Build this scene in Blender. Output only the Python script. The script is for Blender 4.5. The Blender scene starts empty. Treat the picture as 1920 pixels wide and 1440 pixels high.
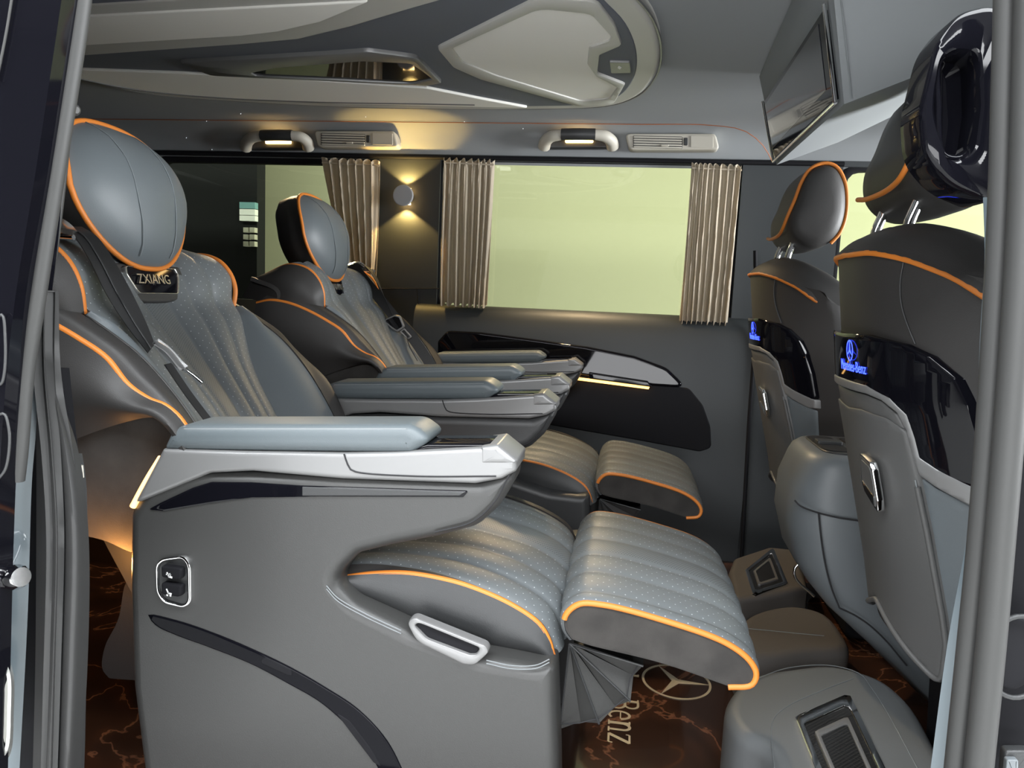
import bpy, bmesh, math
import numpy as np
from mathutils import Vector, Matrix

SC = bpy.context.scene
COL = SC.collection
R = math.radians

# ------------------------------------------------------------------ camera, light, exposure
FPX = 1400.0
EYE = np.array([0.0, 0.0, 0.83])
_y = np.array([218.0, 160.0, -FPX]); _y /= np.linalg.norm(_y)
_ro = R(2.5)
_z = np.array([math.sin(_ro), math.cos(_ro), (218 * math.sin(_ro) + 160 * math.cos(_ro)) / FPX]); _z /= np.linalg.norm(_z)
_x = np.cross(_y, _z)
ROT = np.array([_x, _y, _z])
cam = bpy.data.cameras.new('camera')
cam.sensor_width = 36.0
cam.lens = FPX / 1920 * 36.0
cam.clip_start = 0.02
cam_o = bpy.data.objects.new('camera', cam)
COL.objects.link(cam_o)
cam_o.matrix_world = Matrix.Translation(Vector(EYE)) @ Matrix([list(r) for r in ROT]).to_4x4()
SC.camera = cam_o

SC.view_settings.view_transform = 'Standard'
SC.view_settings.look = 'None'
SC.view_settings.gamma = 1.0
SC.view_settings.exposure = 1.05
SC.view_settings.use_curve_mapping = False

w = bpy.data.worlds.new('hall_air'); SC.world = w
w.use_nodes = True
w.node_tree.nodes['Background'].inputs[0].default_value = (0.85, 0.92, 1.0, 1)
w.node_tree.nodes['Background'].inputs[1].default_value = 0.25

def area(name, loc, target, sx, sy, power, color=(1, 1, 1)):
    l = bpy.data.lights.new(name, 'AREA')
    l.shape = 'RECTANGLE'; l.size = sx; l.size_y = sy; l.energy = power; l.color = color
    o = bpy.data.objects.new(name, l); COL.objects.link(o)
    o.location = loc
    d = Vector(target) - Vector(loc)
    o.rotation_euler = d.to_track_quat('-Z', 'Y').to_euler()
    return o

# rows of showroom ceiling lamps: two on the side of the open door, one behind the van; plus two low added fills
area('hall_and_fill_lamp', (0.3, -0.7, 3.2), (0.3, -0.6, 0), 7.0, 0.8, 215, (0.93, 0.97, 1))
area('hall_and_fill_lamp', (-0.4, -4.5, 3.1), (-0.2, 0.5, 0.3), 6.0, 1.0, 235, (0.96, 0.98, 1))
area('hall_and_fill_lamp', (-0.8, -6.2, 0.0), (-0.3, 1.5, 0.6), 4.5, 0.9, 80, (0.97, 0.98, 1))  # added low fill, no ceiling lamp: reaches far wall and van ceiling
area('hall_and_fill_lamp', (-0.5, 3.6, 3.1), (-0.5, 3.9, 0), 8.0, 0.6, 20, (1, 0.99, 0.92))
area('hall_and_fill_lamp', (4.6, 1.5, 1.0), (0.2, 1.5, 1.25), 3.0, 1.4, 330, (0.95, 0.98, 1))  # added fill ahead of the windscreen, brightens van ceiling and seat fronts

# ------------------------------------------------------------------ helpers: places
def ray(px, py):
    return ROT @ np.array([px - 960.0, 720.0 - py, -FPX])
def P(px, py, Y):
    d = ray(px, py); return EYE + d * (Y / d[1])
def PZ(px, py, Z):
    d = ray(px, py); return EYE + d * ((Z - EYE[2]) / d[2])
def PL(pts, Y):
    return [P(a[0], a[1], a[2] if len(a) > 2 else Y) for a in pts]
FPROF = np.array([(.306, .99), (.3185, .894), (.343, .708), (.360, .642), (.413, .425), (.432, .33), (.47, .14)])
FYC = 1.185
def fx(y, z):
    """x of the (near) front seat's rear surface: reclined profile, wrapping forward at both sides"""
    return np.interp(z, FPROF[::-1, 1], FPROF[::-1, 0]) + .135 * np.minimum(np.abs((y - FYC) / .235), 1.15) ** 2.6
def PF(px, py, off=0.0):
    d = ray(px, py); t = np.linspace(.80, 1.42, 1500) / d[1]
    p = EYE + t[:, None] * d
    g = p[:, 0] - (fx(p[:, 1], p[:, 2]) - off)
    k = np.where((g[:-1] < 0) & (g[1:] >= 0))[0]
    if len(k):
        i = k[0]; f = -g[i] / (g[i + 1] - g[i]); return p[i] * (1 - f) + p[i + 1] * f
    q = p[int(np.argmax(g))].copy(); q[0] = fx(q[1], q[2]) - off; return q

def spline(pts, n, closed=False):
    p = np.array(pts, float)
    if len(p) == 2 and not closed:
        t = np.linspace(0, 1, n)[:, None]; return p[0] * (1 - t) + p[1] * t
    if closed: q = np.vstack([p[-1], p, p[0], p[1]])
    else: q = np.vstack([2 * p[0] - p[1], p, 2 * p[-1] - p[-2]])
    out = []
    m = len(q) - 3
    for i in range(m):
        a, b, c, d = q[i:i + 4]
        ta = max(np.linalg.norm(b - a), 1e-6) ** .5; tb = max(np.linalg.norm(c - b), 1e-6) ** .5; tc = max(np.linalg.norm(d - c), 1e-6) ** .5
        m1 = (c - b) + tb * ((b - a) / ta - (c - a) / (ta + tb))
        m2 = (c - b) + tb * ((d - c) / tc - (d - b) / (tb + tc))
        for t in np.linspace(0, 1, 16, endpoint=False):
            out.append((2 * t ** 3 - 3 * t ** 2 + 1) * b + (t ** 3 - 2 * t ** 2 + t) * m1 + (-2 * t ** 3 + 3 * t ** 2) * c + (t ** 3 - t ** 2) * m2)
    out.append(q[-2])
    return resample(out, n, closed)
def resample(pts, n, closed=False):
    p = np.array(pts, float)
    if closed and np.linalg.norm(p[0] - p[-1]) > 1e-9: p = np.vstack([p, p[0]])
    s = np.concatenate([[0], np.cumsum(np.linalg.norm(np.diff(p, axis=0), axis=1))])
    t = np.linspace(0, s[-1], n + 1 if closed else n)
    o = np.stack([np.interp(t, s, p[:, k]) for k in range(p.shape[1])], 1)
    return o[:-1] if closed else o
def rpoly(pts, r=0.0, seg=5):
    """2D polygon with rounded corners; a point may carry its own radius"""
    P2 = [np.array(p[:2], float) for p in pts]; n = len(P2); out = []
    for i in range(n):
        rr = pts[i][2] if len(pts[i]) > 2 else r
        a, b, c = P2[i - 1], P2[i], P2[(i + 1) % n]
        u = a - b; v = c - b; lu = np.linalg.norm(u); lv = np.linalg.norm(v)
        if rr <= 1e-6 or lu < 1e-9 or lv < 1e-9: out.append(b); continue
        u /= lu; v /= lv
        ang = math.acos(max(-1, min(1, u.dot(v))))
        if ang > 3.05: out.append(b); continue
        d = min(rr / math.tan(ang / 2), lu * .48, lv * .48)
        s, e = b + u * d, b + v * d
        for k in range(seg + 1):
            t = k / seg
            out.append((1 - t) ** 2 * s + 2 * t * (1 - t) * b + t * t * e)
    return np.array(out)

# ------------------------------------------------------------------ helpers: objects
WL = {}
OFF = np.zeros(3)
def thing(name, label, cat, loc, group=None, kind=None):
    o = bpy.data.objects.new(name, None); COL.objects.link(o)
    loc = np.array(loc, float) + OFF
    o.location = loc; o.empty_display_size = .05
    o['label'] = label; o['category'] = cat
    if group: o['group'] = group
    if kind: o['kind'] = kind
    WL[o.name] = loc
    return o
def link(name, me, c, parent):
    o = bpy.data.objects.new(name, me); COL.objects.link(o)
    o.location = c
    if parent is not None:
        o.parent = parent
        o.location = c - WL[parent.name]
    WL[o.name] = np.array(c)
    return o
def tag(o, label, cat=None, group=None, kind=None):
    if label: o['label'] = label
    if cat: o['category'] = cat
    if group: o['group'] = group
    if kind: o['kind'] = kind
    return o
def structure(o, label=None, cat=None):
    o['kind'] = 'structure'
    if label: o['label'] = label
    if cat: o['category'] = cat
    return o
def mesh(name, V, F, mat, parent=None, smooth=True, uv=None, sharp=38, label=None):
    V = np.array(V, float) + OFF
    c = (V.min(0) + V.max(0)) / 2
    me = bpy.data.meshes.new(name)
    me.from_pydata((V - c).tolist(), [], [list(map(int, f)) for f in F])
    if uv is not None:
        l = me.uv_layers.new(name='UVMap')
        idx = np.empty(len(me.loops), int); me.loops.foreach_get('vertex_index', idx)
        l.data.foreach_set('uv', np.array(uv, np.float32)[idx].ravel())
    bm = bmesh.new(); bm.from_mesh(me)
    bmesh.ops.recalc_face_normals(bm, faces=bm.faces)
    bm.to_mesh(me); bm.free()
    if mat: me.materials.append(mat)
    if smooth:
        me.polygons.foreach_set('use_smooth', [True] * len(me.polygons))
        me.set_sharp_from_angle(angle=R(sharp))
    o = link(name, me, c, parent)
    if label: o['label'] = label
    return o
class MB:
    """collects several shapes into one mesh"""
    def __init__(s): s.V = []; s.F = []; s.n = 0
    def add(s, V, F):
        s.V += [tuple(v) for v in V]; s.F += [[i + s.n for i in f] for f in F]; s.n = len(s.V); return s
    def build(s, name, mat, parent=None, **k): return mesh(name, s.V, s.F, mat, parent, **k)

def grid_faces(nv, nu, closed_u=False, closed_v=False, o=0):
    F = []
    for j in range(nv - (0 if closed_v else 1)):
        for i in range(nu - (0 if closed_u else 1)):
            a = j * nu + i; b = j * nu + (i + 1) % nu
            c = ((j + 1) % nv) * nu + (i + 1) % nu; d = ((j + 1) % nv) * nu + i
            F.append([o + a, o + b, o + c, o + d])
    return F
def tube_vf(pts, r, n=8, closed=False, flat=None):
    p = np.array(pts, float); m = len(p)
    if closed: tg = np.roll(p, -1, 0) - np.roll(p, 1, 0)
    else:
        tg = np.gradient(p, axis=0)
    tg /= np.maximum(np.linalg.norm(tg, axis=1), 1e-9)[:, None]
    ref = np.array([0, 0, 1.0]) if abs(tg[0][2]) < .9 else np.array([1.0, 0, 0])
    u = np.cross(tg[0], ref); u /= np.linalg.norm(u)
    V = []
    for i in range(m):
        u = u - tg[i] * u.dot(tg[i]); u /= np.linalg.norm(u); v = np.cross(tg[i], u)
        rr = r[i] if hasattr(r, '__len__') else r
        for k in range(n):
            a = 2 * math.pi * k / n
            V.append(p[i] + rr * (math.cos(a) * u + math.sin(a) * v))
    F = grid_faces(m, n, True, closed)
    if not closed:
        F.append(list(range(n))[::-1]); F.append(list(range((m - 1) * n, m * n)))
    return V, F
def tube(name, pts, r, mat, parent=None, n=8, k=40, closed=False, raw=False, **kw):
    q = np.array(pts) if raw else spline(pts, k, closed)
    return mesh(name, *tube_vf(q, r, n, closed), mat, parent, sharp=60, **kw)
def box_vf(lo, hi):
    (a, b, c), (d, e, f) = lo, hi
    V = [(a, b, c), (d, b, c), (d, e, c), (a, e, c), (a, b, f), (d, b, f), (d, e, f), (a, e, f)]
    return V, [[0, 3, 2, 1], [4, 5, 6, 7], [0, 1, 5, 4], [1, 2, 6, 5], [2, 3, 7, 6], [3, 0, 4, 7]]
FY = (np.array([0, 0, 0.]), np.array([1., 0, 0]), np.array([0, 0, 1.]), np.array([0, -1., 0]))  # faces the open door
def frame_y(Y): return (np.array([0, Y, 0.]),) + FY[1:]
def frame_z(Z): return (np.array([0, 0, Z]), np.array([1., 0, 0]), np.array([0, 1., 0]), np.array([0, 0, 1.]))
def frame_zd(Z): return (np.array([0, 0, Z]), np.array([0, 1., 0]), np.array([1., 0, 0]), np.array([0, 0, -1.]))
def normals2(p):
    t1 = p - np.roll(p, 1, 0); t2 = np.roll(p, -1, 0) - p
    n1 = np.stack([t1[:, 1], -t1[:, 0]], 1); n2 = np.stack([t2[:, 1], -t2[:, 0]], 1)
    n1 /= np.maximum(np.linalg.norm(n1, axis=1), 1e-9)[:, None]; n2 /= np.maximum(np.linalg.norm(n2, axis=1), 1e-9)[:, None]
    m = n1 + n2; l = np.maximum(np.linalg.norm(m, axis=1), .5); m /= l[:, None]
    k = 1 / np.maximum((m * n1).sum(1), .6)
    return m * k[:, None]
def densify(p, step=.012):
    out = []
    for i in range(len(p)):
        a, b = p[i], p[(i + 1) % len(p)]; k = max(1, int(np.linalg.norm(b - a) / step))
        if np.linalg.norm(b - a) < 1e-7: continue
        for j in range(k): out.append(a + (b - a) * j / k)
    return np.array(out)
def shrink(p, ins):
    """inset of a closed outline (counter-clockwise); points that would cross over are drawn into the corner"""
    if ins < 1e-7: return p.copy()
    q = p - normals2(p) * ins
    a = p; b = np.roll(p, -1, 0); ab = b - a; L = np.maximum((ab ** 2).sum(1), 1e-12)
    t = np.clip(((q[:, None] - a[None]) * ab[None]).sum(2) / L[None], 0, 1)
    d = np.sqrt((((a[None] + ab[None] * t[:, :, None]) - q[:, None]) ** 2).sum(2)).min(1)
    ok = d > ins * .97
    n = len(p)
    if ok.all() or ok.sum() < 3: return q
    idx = np.where(ok)[0]
    out = q.copy()
    for k in range(len(idx)):
        i, j = idx[k], idx[(k + 1) % len(idx)]
        g = (j - i) % n
        for s in range(1, g):
            f = s / g; out[(i + s) % n] = q[i] * (1 - f) + q[j] * f
    return out
def slab_vf(out, fr, T, r=.004, rb=None, seg=4, dome=0.0):
    """solid plate: outline (2D) in the frame's plane is its silhouette; front in that plane, back T behind it"""
    p = np.array(out, float)[:, :2]
    a = (p[:, 0] * np.roll(p[:, 1], -1) - np.roll(p[:, 0], -1) * p[:, 1]).sum()
    if a < 0: p = p[::-1]
    p = densify(p)
    rb = r if rb is None else rb
    rings = [(r + .0012, 0.0)]
    for k in range(seg + 1):
        t = k / seg * math.pi / 2; rings.append((r * (1 - math.sin(t)), r * (1 - math.cos(t))))
    for k in range(seg + 1):
        t = k / seg * math.pi / 2; rings.append((rb * (1 - math.cos(t)), T - rb * (1 - math.sin(t))))
    rings.append((rb + .0012, T))
    o, ax, bx, nx = fr
    V = []
    for ins, dep in rings:
        q = shrink(p, ins)
        for u, v in q: V.append(o + ax * u + bx * v - nx * dep)
    m = len(p); K = len(rings)
    F = grid_faces(K, m, True)
    F.append(list(range(m))[::-1]); F.append(list(range((K - 1) * m, K * m)))
    return V, F
def slab(name, out, fr, T, mat, parent=None, r=.004, rb=None, seg=4, **kw):
    return mesh(name, *slab_vf(out, fr, T, r, rb, seg), mat, parent, **kw)
def to2(pts3): return np.array([(p[0], p[2]) for p in pts3])
def OY(px, Y, r=0.0, smooth=0):
    """pixel outline -> 2D outline (x,z) on the plane Y"""
    q = [tuple(to2([P(a[0], a[1], Y)])[0]) + ((a[2],) if len(a) > 2 else ()) for a in px]
    if smooth: return spline([x[:2] for x in q], smooth, True)
    return rpoly(q, r)
def ring_vf(outer, inner, fr, T, n=80, lip=.003):
    A = resample(outer, n, True); B = resample(inner, n, True)
    def ori(p): return (p[:, 0] * np.roll(p[:, 1], -1) - np.roll(p[:, 0], -1) * p[:, 1]).sum() < 0
    if ori(A) != ori(B): B = np.roll(B[::-1], 1, 0)
    # start B next to A's start
    k = int(np.argmin(np.linalg.norm(B - A[0], axis=1))); B = np.roll(B, -k, 0)
    D = B - A; L = np.maximum(np.linalg.norm(D, axis=1), 1e-6)[:, None]; U = D / L
    l = np.minimum(lip, L * .3)
    prof = [(A, T), (A, lip), (A + U * l * .3, lip * .3), (A + U * l, 0), (B - U * l, 0), (B - U * l * .3, lip * .3), (B, lip), (B, T)]
    o, ax, bx, nx = fr; V = []
    for q, dep in prof:
        for u, v in q: V.append(o + ax * u + bx * v - nx * dep)
    return V, grid_faces(len(prof), n, True, True)
def ring(name, outer, inner, fr, T, mat, parent=None, n=80, lip=.003, **kw):
    return mesh(name, *ring_vf(outer, inner, fr, T, n, lip), mat, parent, **kw)
def skin_grid(curves, nu, nv):
    C = [spline(c, nu) for c in curves]
    A = np.array(C)  # k,nu,3
    if len(C) == nv: return A
    k = len(C); out = np.zeros((nv, nu, 3))
    # uniform catmull-rom across
    q = np.concatenate([[2 * A[0] - A[1]], A, [2 * A[-1] - A[-2]]]) if k > 2 else None
    for j in range(nv):
        t = j / (nv - 1) * (k - 1)
        if k == 2: out[j] = A[0] * (1 - t) + A[1] * t; continue
        i = min(int(t), k - 2); f = t - i
        a, b, c, d = q[i:i + 4]
        out[j] = .5 * (2 * b + (c - a) * f + (2 * a - 5 * b + 4 * c - d) * f * f + (3 * b - a - 3 * c + d) * f ** 3)
    return out
def grid_normals(G):
    du = np.gradient(G, axis=1); dv = np.gradient(G, axis=0)
    n = np.cross(du, dv); return n / np.maximum(np.linalg.norm(n, axis=2), 1e-9)[:, :, None]
def grid_mesh(name, G, mat, parent=None, uv=None, thick=0.0, sharp=60, **kw):
    nv, nu = G.shape[:2]
    V = G.reshape(-1, 3); F = grid_faces(nv, nu)
    if uv is None:
        s = np.concatenate([[0], np.cumsum(np.linalg.norm(np.diff(G[nv // 2], axis=0), axis=1))])
        t = np.concatenate([[0], np.cumsum(np.linalg.norm(np.diff(G[:, nu // 2], axis=0), axis=1))])
        uv = np.stack(np.broadcast_arrays(s[None, :], (t - t[-1] / 2)[:, None]), 2)
    uv = uv.reshape(-1, 2)
    if thick:
        B = (G - grid_normals(G) * thick).reshape(-1, 3); m = len(V)
        V = np.vstack([V, B]); uv = np.vstack([uv, uv])
        F = F + [[m + i for i in f[::-1]] for f in grid_faces(nv, nu)]
        e = [j for j in range(nu)] + [j * nu + nu - 1 for j in range(1, nv)] + [(nv - 1) * nu + i for i in range(nu - 2, -1, -1)] + [j * nu for j in range(nv - 2, 0, -1)]
        for i in range(len(e)):
            a, b = e[i], e[(i + 1) % len(e)]; F.append([b, a, m + a, m + b])
    return mesh(name, V, F, mat, parent, uv=uv, sharp=sharp, **kw)
def skin(name, curves, mat, parent=None, nu=40, nv=16, thick=0.0, **kw):
    return grid_mesh(name, skin_grid(curves, nu, nv), mat, parent, thick=thick, **kw)
def text_vf(body, size=1.0, extrude=0.0, shear=0.0):
    c = bpy.data.curves.new('t', 'FONT'); c.body = body; c.size = size; c.extrude = extrude; c.align_x = 'CENTER'; c.align_y = 'CENTER'; c.shear = shear; c.resolution_u = 3
    o = bpy.data.objects.new('t', c); COL.objects.link(o)
    bpy.context.view_layer.update()
    me = bpy.data.meshes.new_from_object(o)
    V = np.array([v.co[:] for v in me.vertices]); F = [list(p.vertices) for p in me.polygons]
    bpy.data.objects.remove(o); bpy.data.curves.remove(c); bpy.data.meshes.remove(me)
    return V, F
def place(V, o, ax, bx):
    V = np.array(V); ax = np.array(ax, float); bx = np.array(bx, float); nx = np.cross(ax, bx); nx /= np.linalg.norm(nx)
    return np.array(o) + V[:, :1] * ax + V[:, 1:2] * bx + V[:, 2:3] * nx
def star_vf(R1, t=.001, w=.09):
    """three-pointed star in a ring, flat"""
    mb = MB(); n = 48
    V = []; 
    for z in (0, t):
        for rr in (R1, R1 * (1 - w)):
            for k in range(n):
                a = 2 * math.pi * k / n; V.append((rr * math.cos(a), rr * math.sin(a), z))
    F = []
    for k in range(n):
        l = (k + 1) % n
        F += [[k, l, n + l, n + k], [2 * n + k, 3 * n + k, 3 * n + l, 2 * n + l], [k, 2 * n + k, 2 * n + l, l], [n + k, n + l, 3 * n + l, 3 * n + k]]
    mb.add(V, F)
    V = []
    for z in (0, t):
        for k in range(6):
            a = math.pi / 2 + k * math.pi / 3; rr = R1 * (.97 if k % 2 == 0 else .13)
            V.append((rr * math.cos(a), rr * math.sin(a), z))
    V += [(0, 0, 0), (0, 0, t * 2)]
    F = []
    for k in range(6):
        l = (k + 1) % 6
        F += [[k, l, 6 + l, 6 + k], [6 + k, 6 + l, 13], [l, k, 12]]
    mb.add(V, F)
    return mb.V, mb.F

# ------------------------------------------------------------------ materials
def mat(name, color, rough=.5, metal=0.0, bump=0.0, bscale=300, bkind='noise', coat=0.0, sheen=0.0, emit=None, es=0.0, vary=0.0, spec=.5):
    m = bpy.data.materials.new(name); m.use_nodes = True
    nt = m.node_tree; b = nt.nodes['Principled BSDF']
    b.inputs['Base Color'].default_value = (*color, 1); b.inputs['Roughness'].default_value = rough; b.inputs['Metallic'].default_value = metal
    b.inputs['Coat Weight'].default_value = coat; b.inputs['Coat Roughness'].default_value = .03
    b.inputs['Sheen Weight'].default_value = sheen; b.inputs['Specular IOR Level'].default_value = spec
    if emit: b.inputs['Emission Color'].default_value = (*emit, 1); b.inputs['Emission Strength'].default_value = es
    tc = nt.nodes.new('ShaderNodeTexCoord')
    if bump:
        if bkind == 'voronoi':
            t = nt.nodes.new('ShaderNodeTexVoronoi'); t.inputs['Scale'].default_value = bscale; out = t.outputs['Distance']
        else:
            t = nt.nodes.new('ShaderNodeTexNoise'); t.inputs['Scale'].default_value = bscale; t.inputs['Detail'].default_value = 3; out = t.outputs['Fac']
        nt.links.new(tc.outputs['Object'], t.inputs['Vector'])
        bp = nt.nodes.new('ShaderNodeBump'); bp.inputs['Strength'].default_value = bump; bp.inputs['Distance'].default_value = .001
        nt.links.new(out, bp.inputs['Height']); nt.links.new(bp.outputs[0], b.inputs['Normal'])
    if vary:
        t = nt.nodes.new('ShaderNodeTexNoise'); t.inputs['Scale'].default_value = 22; t.inputs['Detail'].default_value = 4
        nt.links.new(tc.outputs['Object'], t.inputs['Vector'])
        r = nt.nodes.new('ShaderNodeValToRGB')
        r.color_ramp.elements[0].position = .3; r.color_ramp.elements[1].position = .7
        r.color_ramp.elements[0].color = (*[c * (1 - vary) for c in color], 1); r.color_ramp.elements[1].color = (*[min(1, c * (1 + vary)) for c in color], 1)
        nt.links.new(t.outputs['Fac'], r.inputs[0]); nt.links.new(r.outputs[0], b.inputs['Base Color'])
    return m
M = {}
M['blue'] = mat('blue_grey_leather', (0.1170, 0.1342, 0.1444), .45, bump=.12, bscale=900, bkind='voronoi')
M['pale'] = mat('pale_blue_leather', (0.0997, 0.1187, 0.1283), .45, bump=.12, bscale=900, bkind='voronoi')
M['grey'] = mat('grey_leather', (0.0396, 0.0396, 0.0385), .42, bump=.10, bscale=900, bkind='voronoi')
M['char'] = mat('charcoal_leather', (0.0307, 0.0289, 0.0279), .55, bump=.12, bscale=900, bkind='voronoi')
M['dgrey'] = mat('dark_grey_leather', (0.0341, 0.0352, 0.0363), .45, bump=.12, bscale=900, bkind='voronoi')
M['suede'] = mat('dark_suede', (0.0327, 0.0299, 0.0275), .95, sheen=.12, bump=.3, bscale=500, vary=.35)
M['pipe'] = mat('orange_piping', (0.6054, 0.1858, 0.0241), .5)
M['satin'] = mat('satin_silver', (0.2250, 0.2250, 0.2250), .38, metal=.35)
M['chrome'] = mat('chrome', (.85, .85, .85), .06, metal=1)
M['gloss'] = mat('gloss_black', (.004, .004, .006), .04, spec=.24)
M['black'] = mat('matt_black', (.008, .008, .010), .75, spec=.2)
M['lining'] = mat('headliner', (0.300, 0.315, 0.325), .9, bump=.15, bscale=1200)
M['door'] = mat('door_leather', (0.0401, 0.0451, 0.0481), .5, bump=.1, bscale=900, bkind='voronoi')
M['cream'] = mat('ceiling_panel_leather', (0.8960, 0.8736, 0.8176), .6)
M['rim'] = mat('ceiling_rim', (0.5220, 0.5130, 0.4770), .45)
M['cfield'] = mat('ceiling_field', (0.130, 0.140, 0.165), .7)
M['beige'] = mat('beige_plastic', (0.4768, 0.4495, 0.3882), .5)
M['curtain'] = mat('curtain_cloth', (.66, .58, .46), .9, sheen=.2, bump=.1, bscale=800)
_nt = M['curtain'].node_tree; _b = _nt.nodes['Principled BSDF']; _t = _nt.nodes.new('ShaderNodeBsdfTranslucent'); _t.inputs[0].default_value = (.70, .60, .44, 1)
_m = _nt.nodes.new('ShaderNodeMixShader'); _m.inputs[0].default_value = .35; _o = _nt.nodes['Material Output']
_nt.links.new(_b.outputs[0], _m.inputs[1]); _nt.links.new(_t.outputs[0], _m.inputs[2]); _nt.links.new(_m.outputs[0], _o.inputs[0])
M['rubber'] = mat('rubber_seal', (0.0382, 0.0382, 0.0373), .55)
M['paint'] = mat('pale_blue_paint', (0.1135, 0.1419, 0.1589), .35, coat=.3)
M['stitch'] = mat('pale_stitch', (.20, .215, .222), .8)
M['dstitch'] = mat('dark_seam', (.02, .02, .022), .8)
M['carpet'] = mat('dark_carpet', (0.0119, 0.0119, 0.0132), 1.0, bump=.4, bscale=500)
M['belt'] = mat('belt_webbing', (0.0092, 0.0092, 0.0099), .6, bump=.2, bscale=700)
M['hallc'] = mat('hall_ceiling', (0.3240, 0.3240, 0.3312), .8)
M['hsg'] = mat('screen_housing', (.24, .255, .265), .8)
M['hall'] = mat('cream_wall', (.335, .325, .235), .9)
M['leaf'] = mat('grey_table_leather', (.088, .088, .087), .45, bump=.1, bscale=900, bkind='voronoi')
M['box'] = mat('floor_box_leather', (.150, .158, .162), .5, bump=.1, bscale=900, bkind='voronoi')
M['pod'] = mat('console_plastic', (.135, .150, .160), .45)
M['taupe'] = mat('taupe_leather', (.13, .118, .108), .5, bump=.1, bscale=900, bkind='voronoi')
M['lampface'] = mat('lamp_enamel', (.35, .35, .36), .45)
M['hallw'] = mat('white_hall', (0.200, 0.200, 0.210), .8)
M['hallf'] = mat('hall_floor', (.78, .78, .76), .3)
M['warm'] = mat('warm_lamp', (1, .8, .5), .5, emit=(1, .62, .22), es=9)
M['warmdim'] = mat('warm_strip', (1, .7, .4), .5, emit=(1, .50, .12), es=1.5)
M['bluelamp'] = mat('blue_lit_mark', (.02, .03, .6), .5, emit=(.03, .06, 1), es=2.6)
M['white'] = mat('white_print', (.8, .8, .8), .6)
M['spark'] = mat('star_light_point', (1, 1, 1), .5, emit=(.9, .95, 1), es=1.2)
M['hseam'] = mat('pale_seam', (.15, .17, .18), .7)
M['dseal'] = mat('dark_rubber_seal', (.030, .030, .030), .5)
M['inlay'] = mat('black_inlay', (.004, .004, .006), .05, spec=.09)
M['seamred'] = mat('seam_cord', (.35, .10, .03), .6)
M['gold'] = mat('gold_print', (.62, .53, .38), .4, metal=.3)
M['screen'] = mat('dark_screen', (.03, .032, .04), .12, coat=.5)
M['lens'] = mat('clear_lens', (.55, .55, .52), .15, metal=.6)
M['teal'] = mat('teal_board', (.16, .33, .36), .6)
M['brass'] = mat('polished_badge', (.62, .61, .58), .2, metal=.9)

def glass_mat(name, tint, refl=.06):
    m = bpy.data.materials.new(name); m.use_nodes = True; nt = m.node_tree
    for n in list(nt.nodes): nt.nodes.remove(n)
    o = nt.nodes.new('ShaderNodeOutputMaterial'); t = nt.nodes.new('ShaderNodeBsdfTransparent'); g = nt.nodes.new('ShaderNodeBsdfGlossy')
    t.inputs[0].default_value = (*tint, 1); g.inputs['Roughness'].default_value = .02
    mx = nt.nodes.new('ShaderNodeMixShader'); fr = nt.nodes.new('ShaderNodeFresnel'); fr.inputs[0].default_value = 1.45
    nt.links.new(fr.outputs[0], mx.inputs[0]); nt.links.new(t.outputs[0], mx.inputs[1]); nt.links.new(g.outputs[0], mx.inputs[2]); nt.links.new(mx.outputs[0], o.inputs[0])
    return m
M['glass'] = glass_mat('tinted_glass', (.90, .94, .80))

def math_node(nt, op, a, b=None, c=None):
    n = nt.nodes.new('ShaderNodeMath'); n.operation = op
    for i, x in enumerate((a, b, c)):
        if x is None: continue
        if isinstance(x, (int, float)): n.inputs[i].default_value = x
        else: nt.links.new(x, n.inputs[i])
    return n.outputs[0]
def perf_mat(name, color, band=.028, dot=(.40, .43, .44)):
    """leather with rows of pale perforations and a densely perforated band down its middle (flat print on the ribs)"""
    m = mat(name, color, .48, bump=.1, bscale=900, bkind='voronoi'); nt = m.node_tree; b = nt.nodes['Principled BSDF']
    uv = nt.nodes.new('ShaderNodeUVMap'); sp = nt.nodes.new('ShaderNodeSeparateXYZ'); nt.links.new(uv.outputs[0], sp.inputs[0])
    def dots(step_u, step_v, rad):
        u = math_node(nt, 'DIVIDE', sp.outputs[0], step_u); v = math_node(nt, 'DIVIDE', sp.outputs[1], step_v)
        row = math_node(nt, 'MULTIPLY', math_node(nt, 'MODULO', math_node(nt, 'FLOOR', v), 2.0), .5)
        fu = math_node(nt, 'SUBTRACT', math_node(nt, 'FRACT', math_node(nt, 'ADD', u, row)), .5)
        fv = math_node(nt, 'SUBTRACT', math_node(nt, 'FRACT', v), .5)
        d = math_node(nt, 'SQRT', math_node(nt, 'ADD', math_node(nt, 'POWER', math_node(nt, 'MULTIPLY', fu, step_u), 2.0), math_node(nt, 'POWER', math_node(nt, 'MULTIPLY', fv, step_v), 2.0)))
        return math_node(nt, 'LESS_THAN', d, rad)
    inb = math_node(nt, 'LESS_THAN', math_node(nt, 'ABSOLUTE', sp.outputs[1]), band)
    far = math_node(nt, 'SUBTRACT', 1.0, inb)
    A = math_node(nt, 'MULTIPLY', dots(.0155, .0105, .00085), far)
    Bm = math_node(nt, 'MULTIPLY', dots(.0044, .0044, .0011), inb)
    m1 = nt.nodes.new('ShaderNodeMix'); m1.data_type = 'RGBA'; m1.inputs[6].default_value = (*color, 1); m1.inputs[7].default_value = (*dot, 1)
    nt.links.new(A, m1.inputs[0])
    m2 = nt.nodes.new('ShaderNodeMix'); m2.data_type = 'RGBA'; m2.inputs[7].default_value = (*[c * .45 for c in color], 1)
    nt.links.new(Bm, m2.inputs[0]); nt.links.new(m1.outputs[2], m2.inputs[6]); nt.links.new(m2.outputs[2], b.inputs['Base Color'])
    return m
M['perf'] = perf_mat('perforated_blue_grey_leather', (0.1226, 0.1349, 0.1409))

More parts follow.
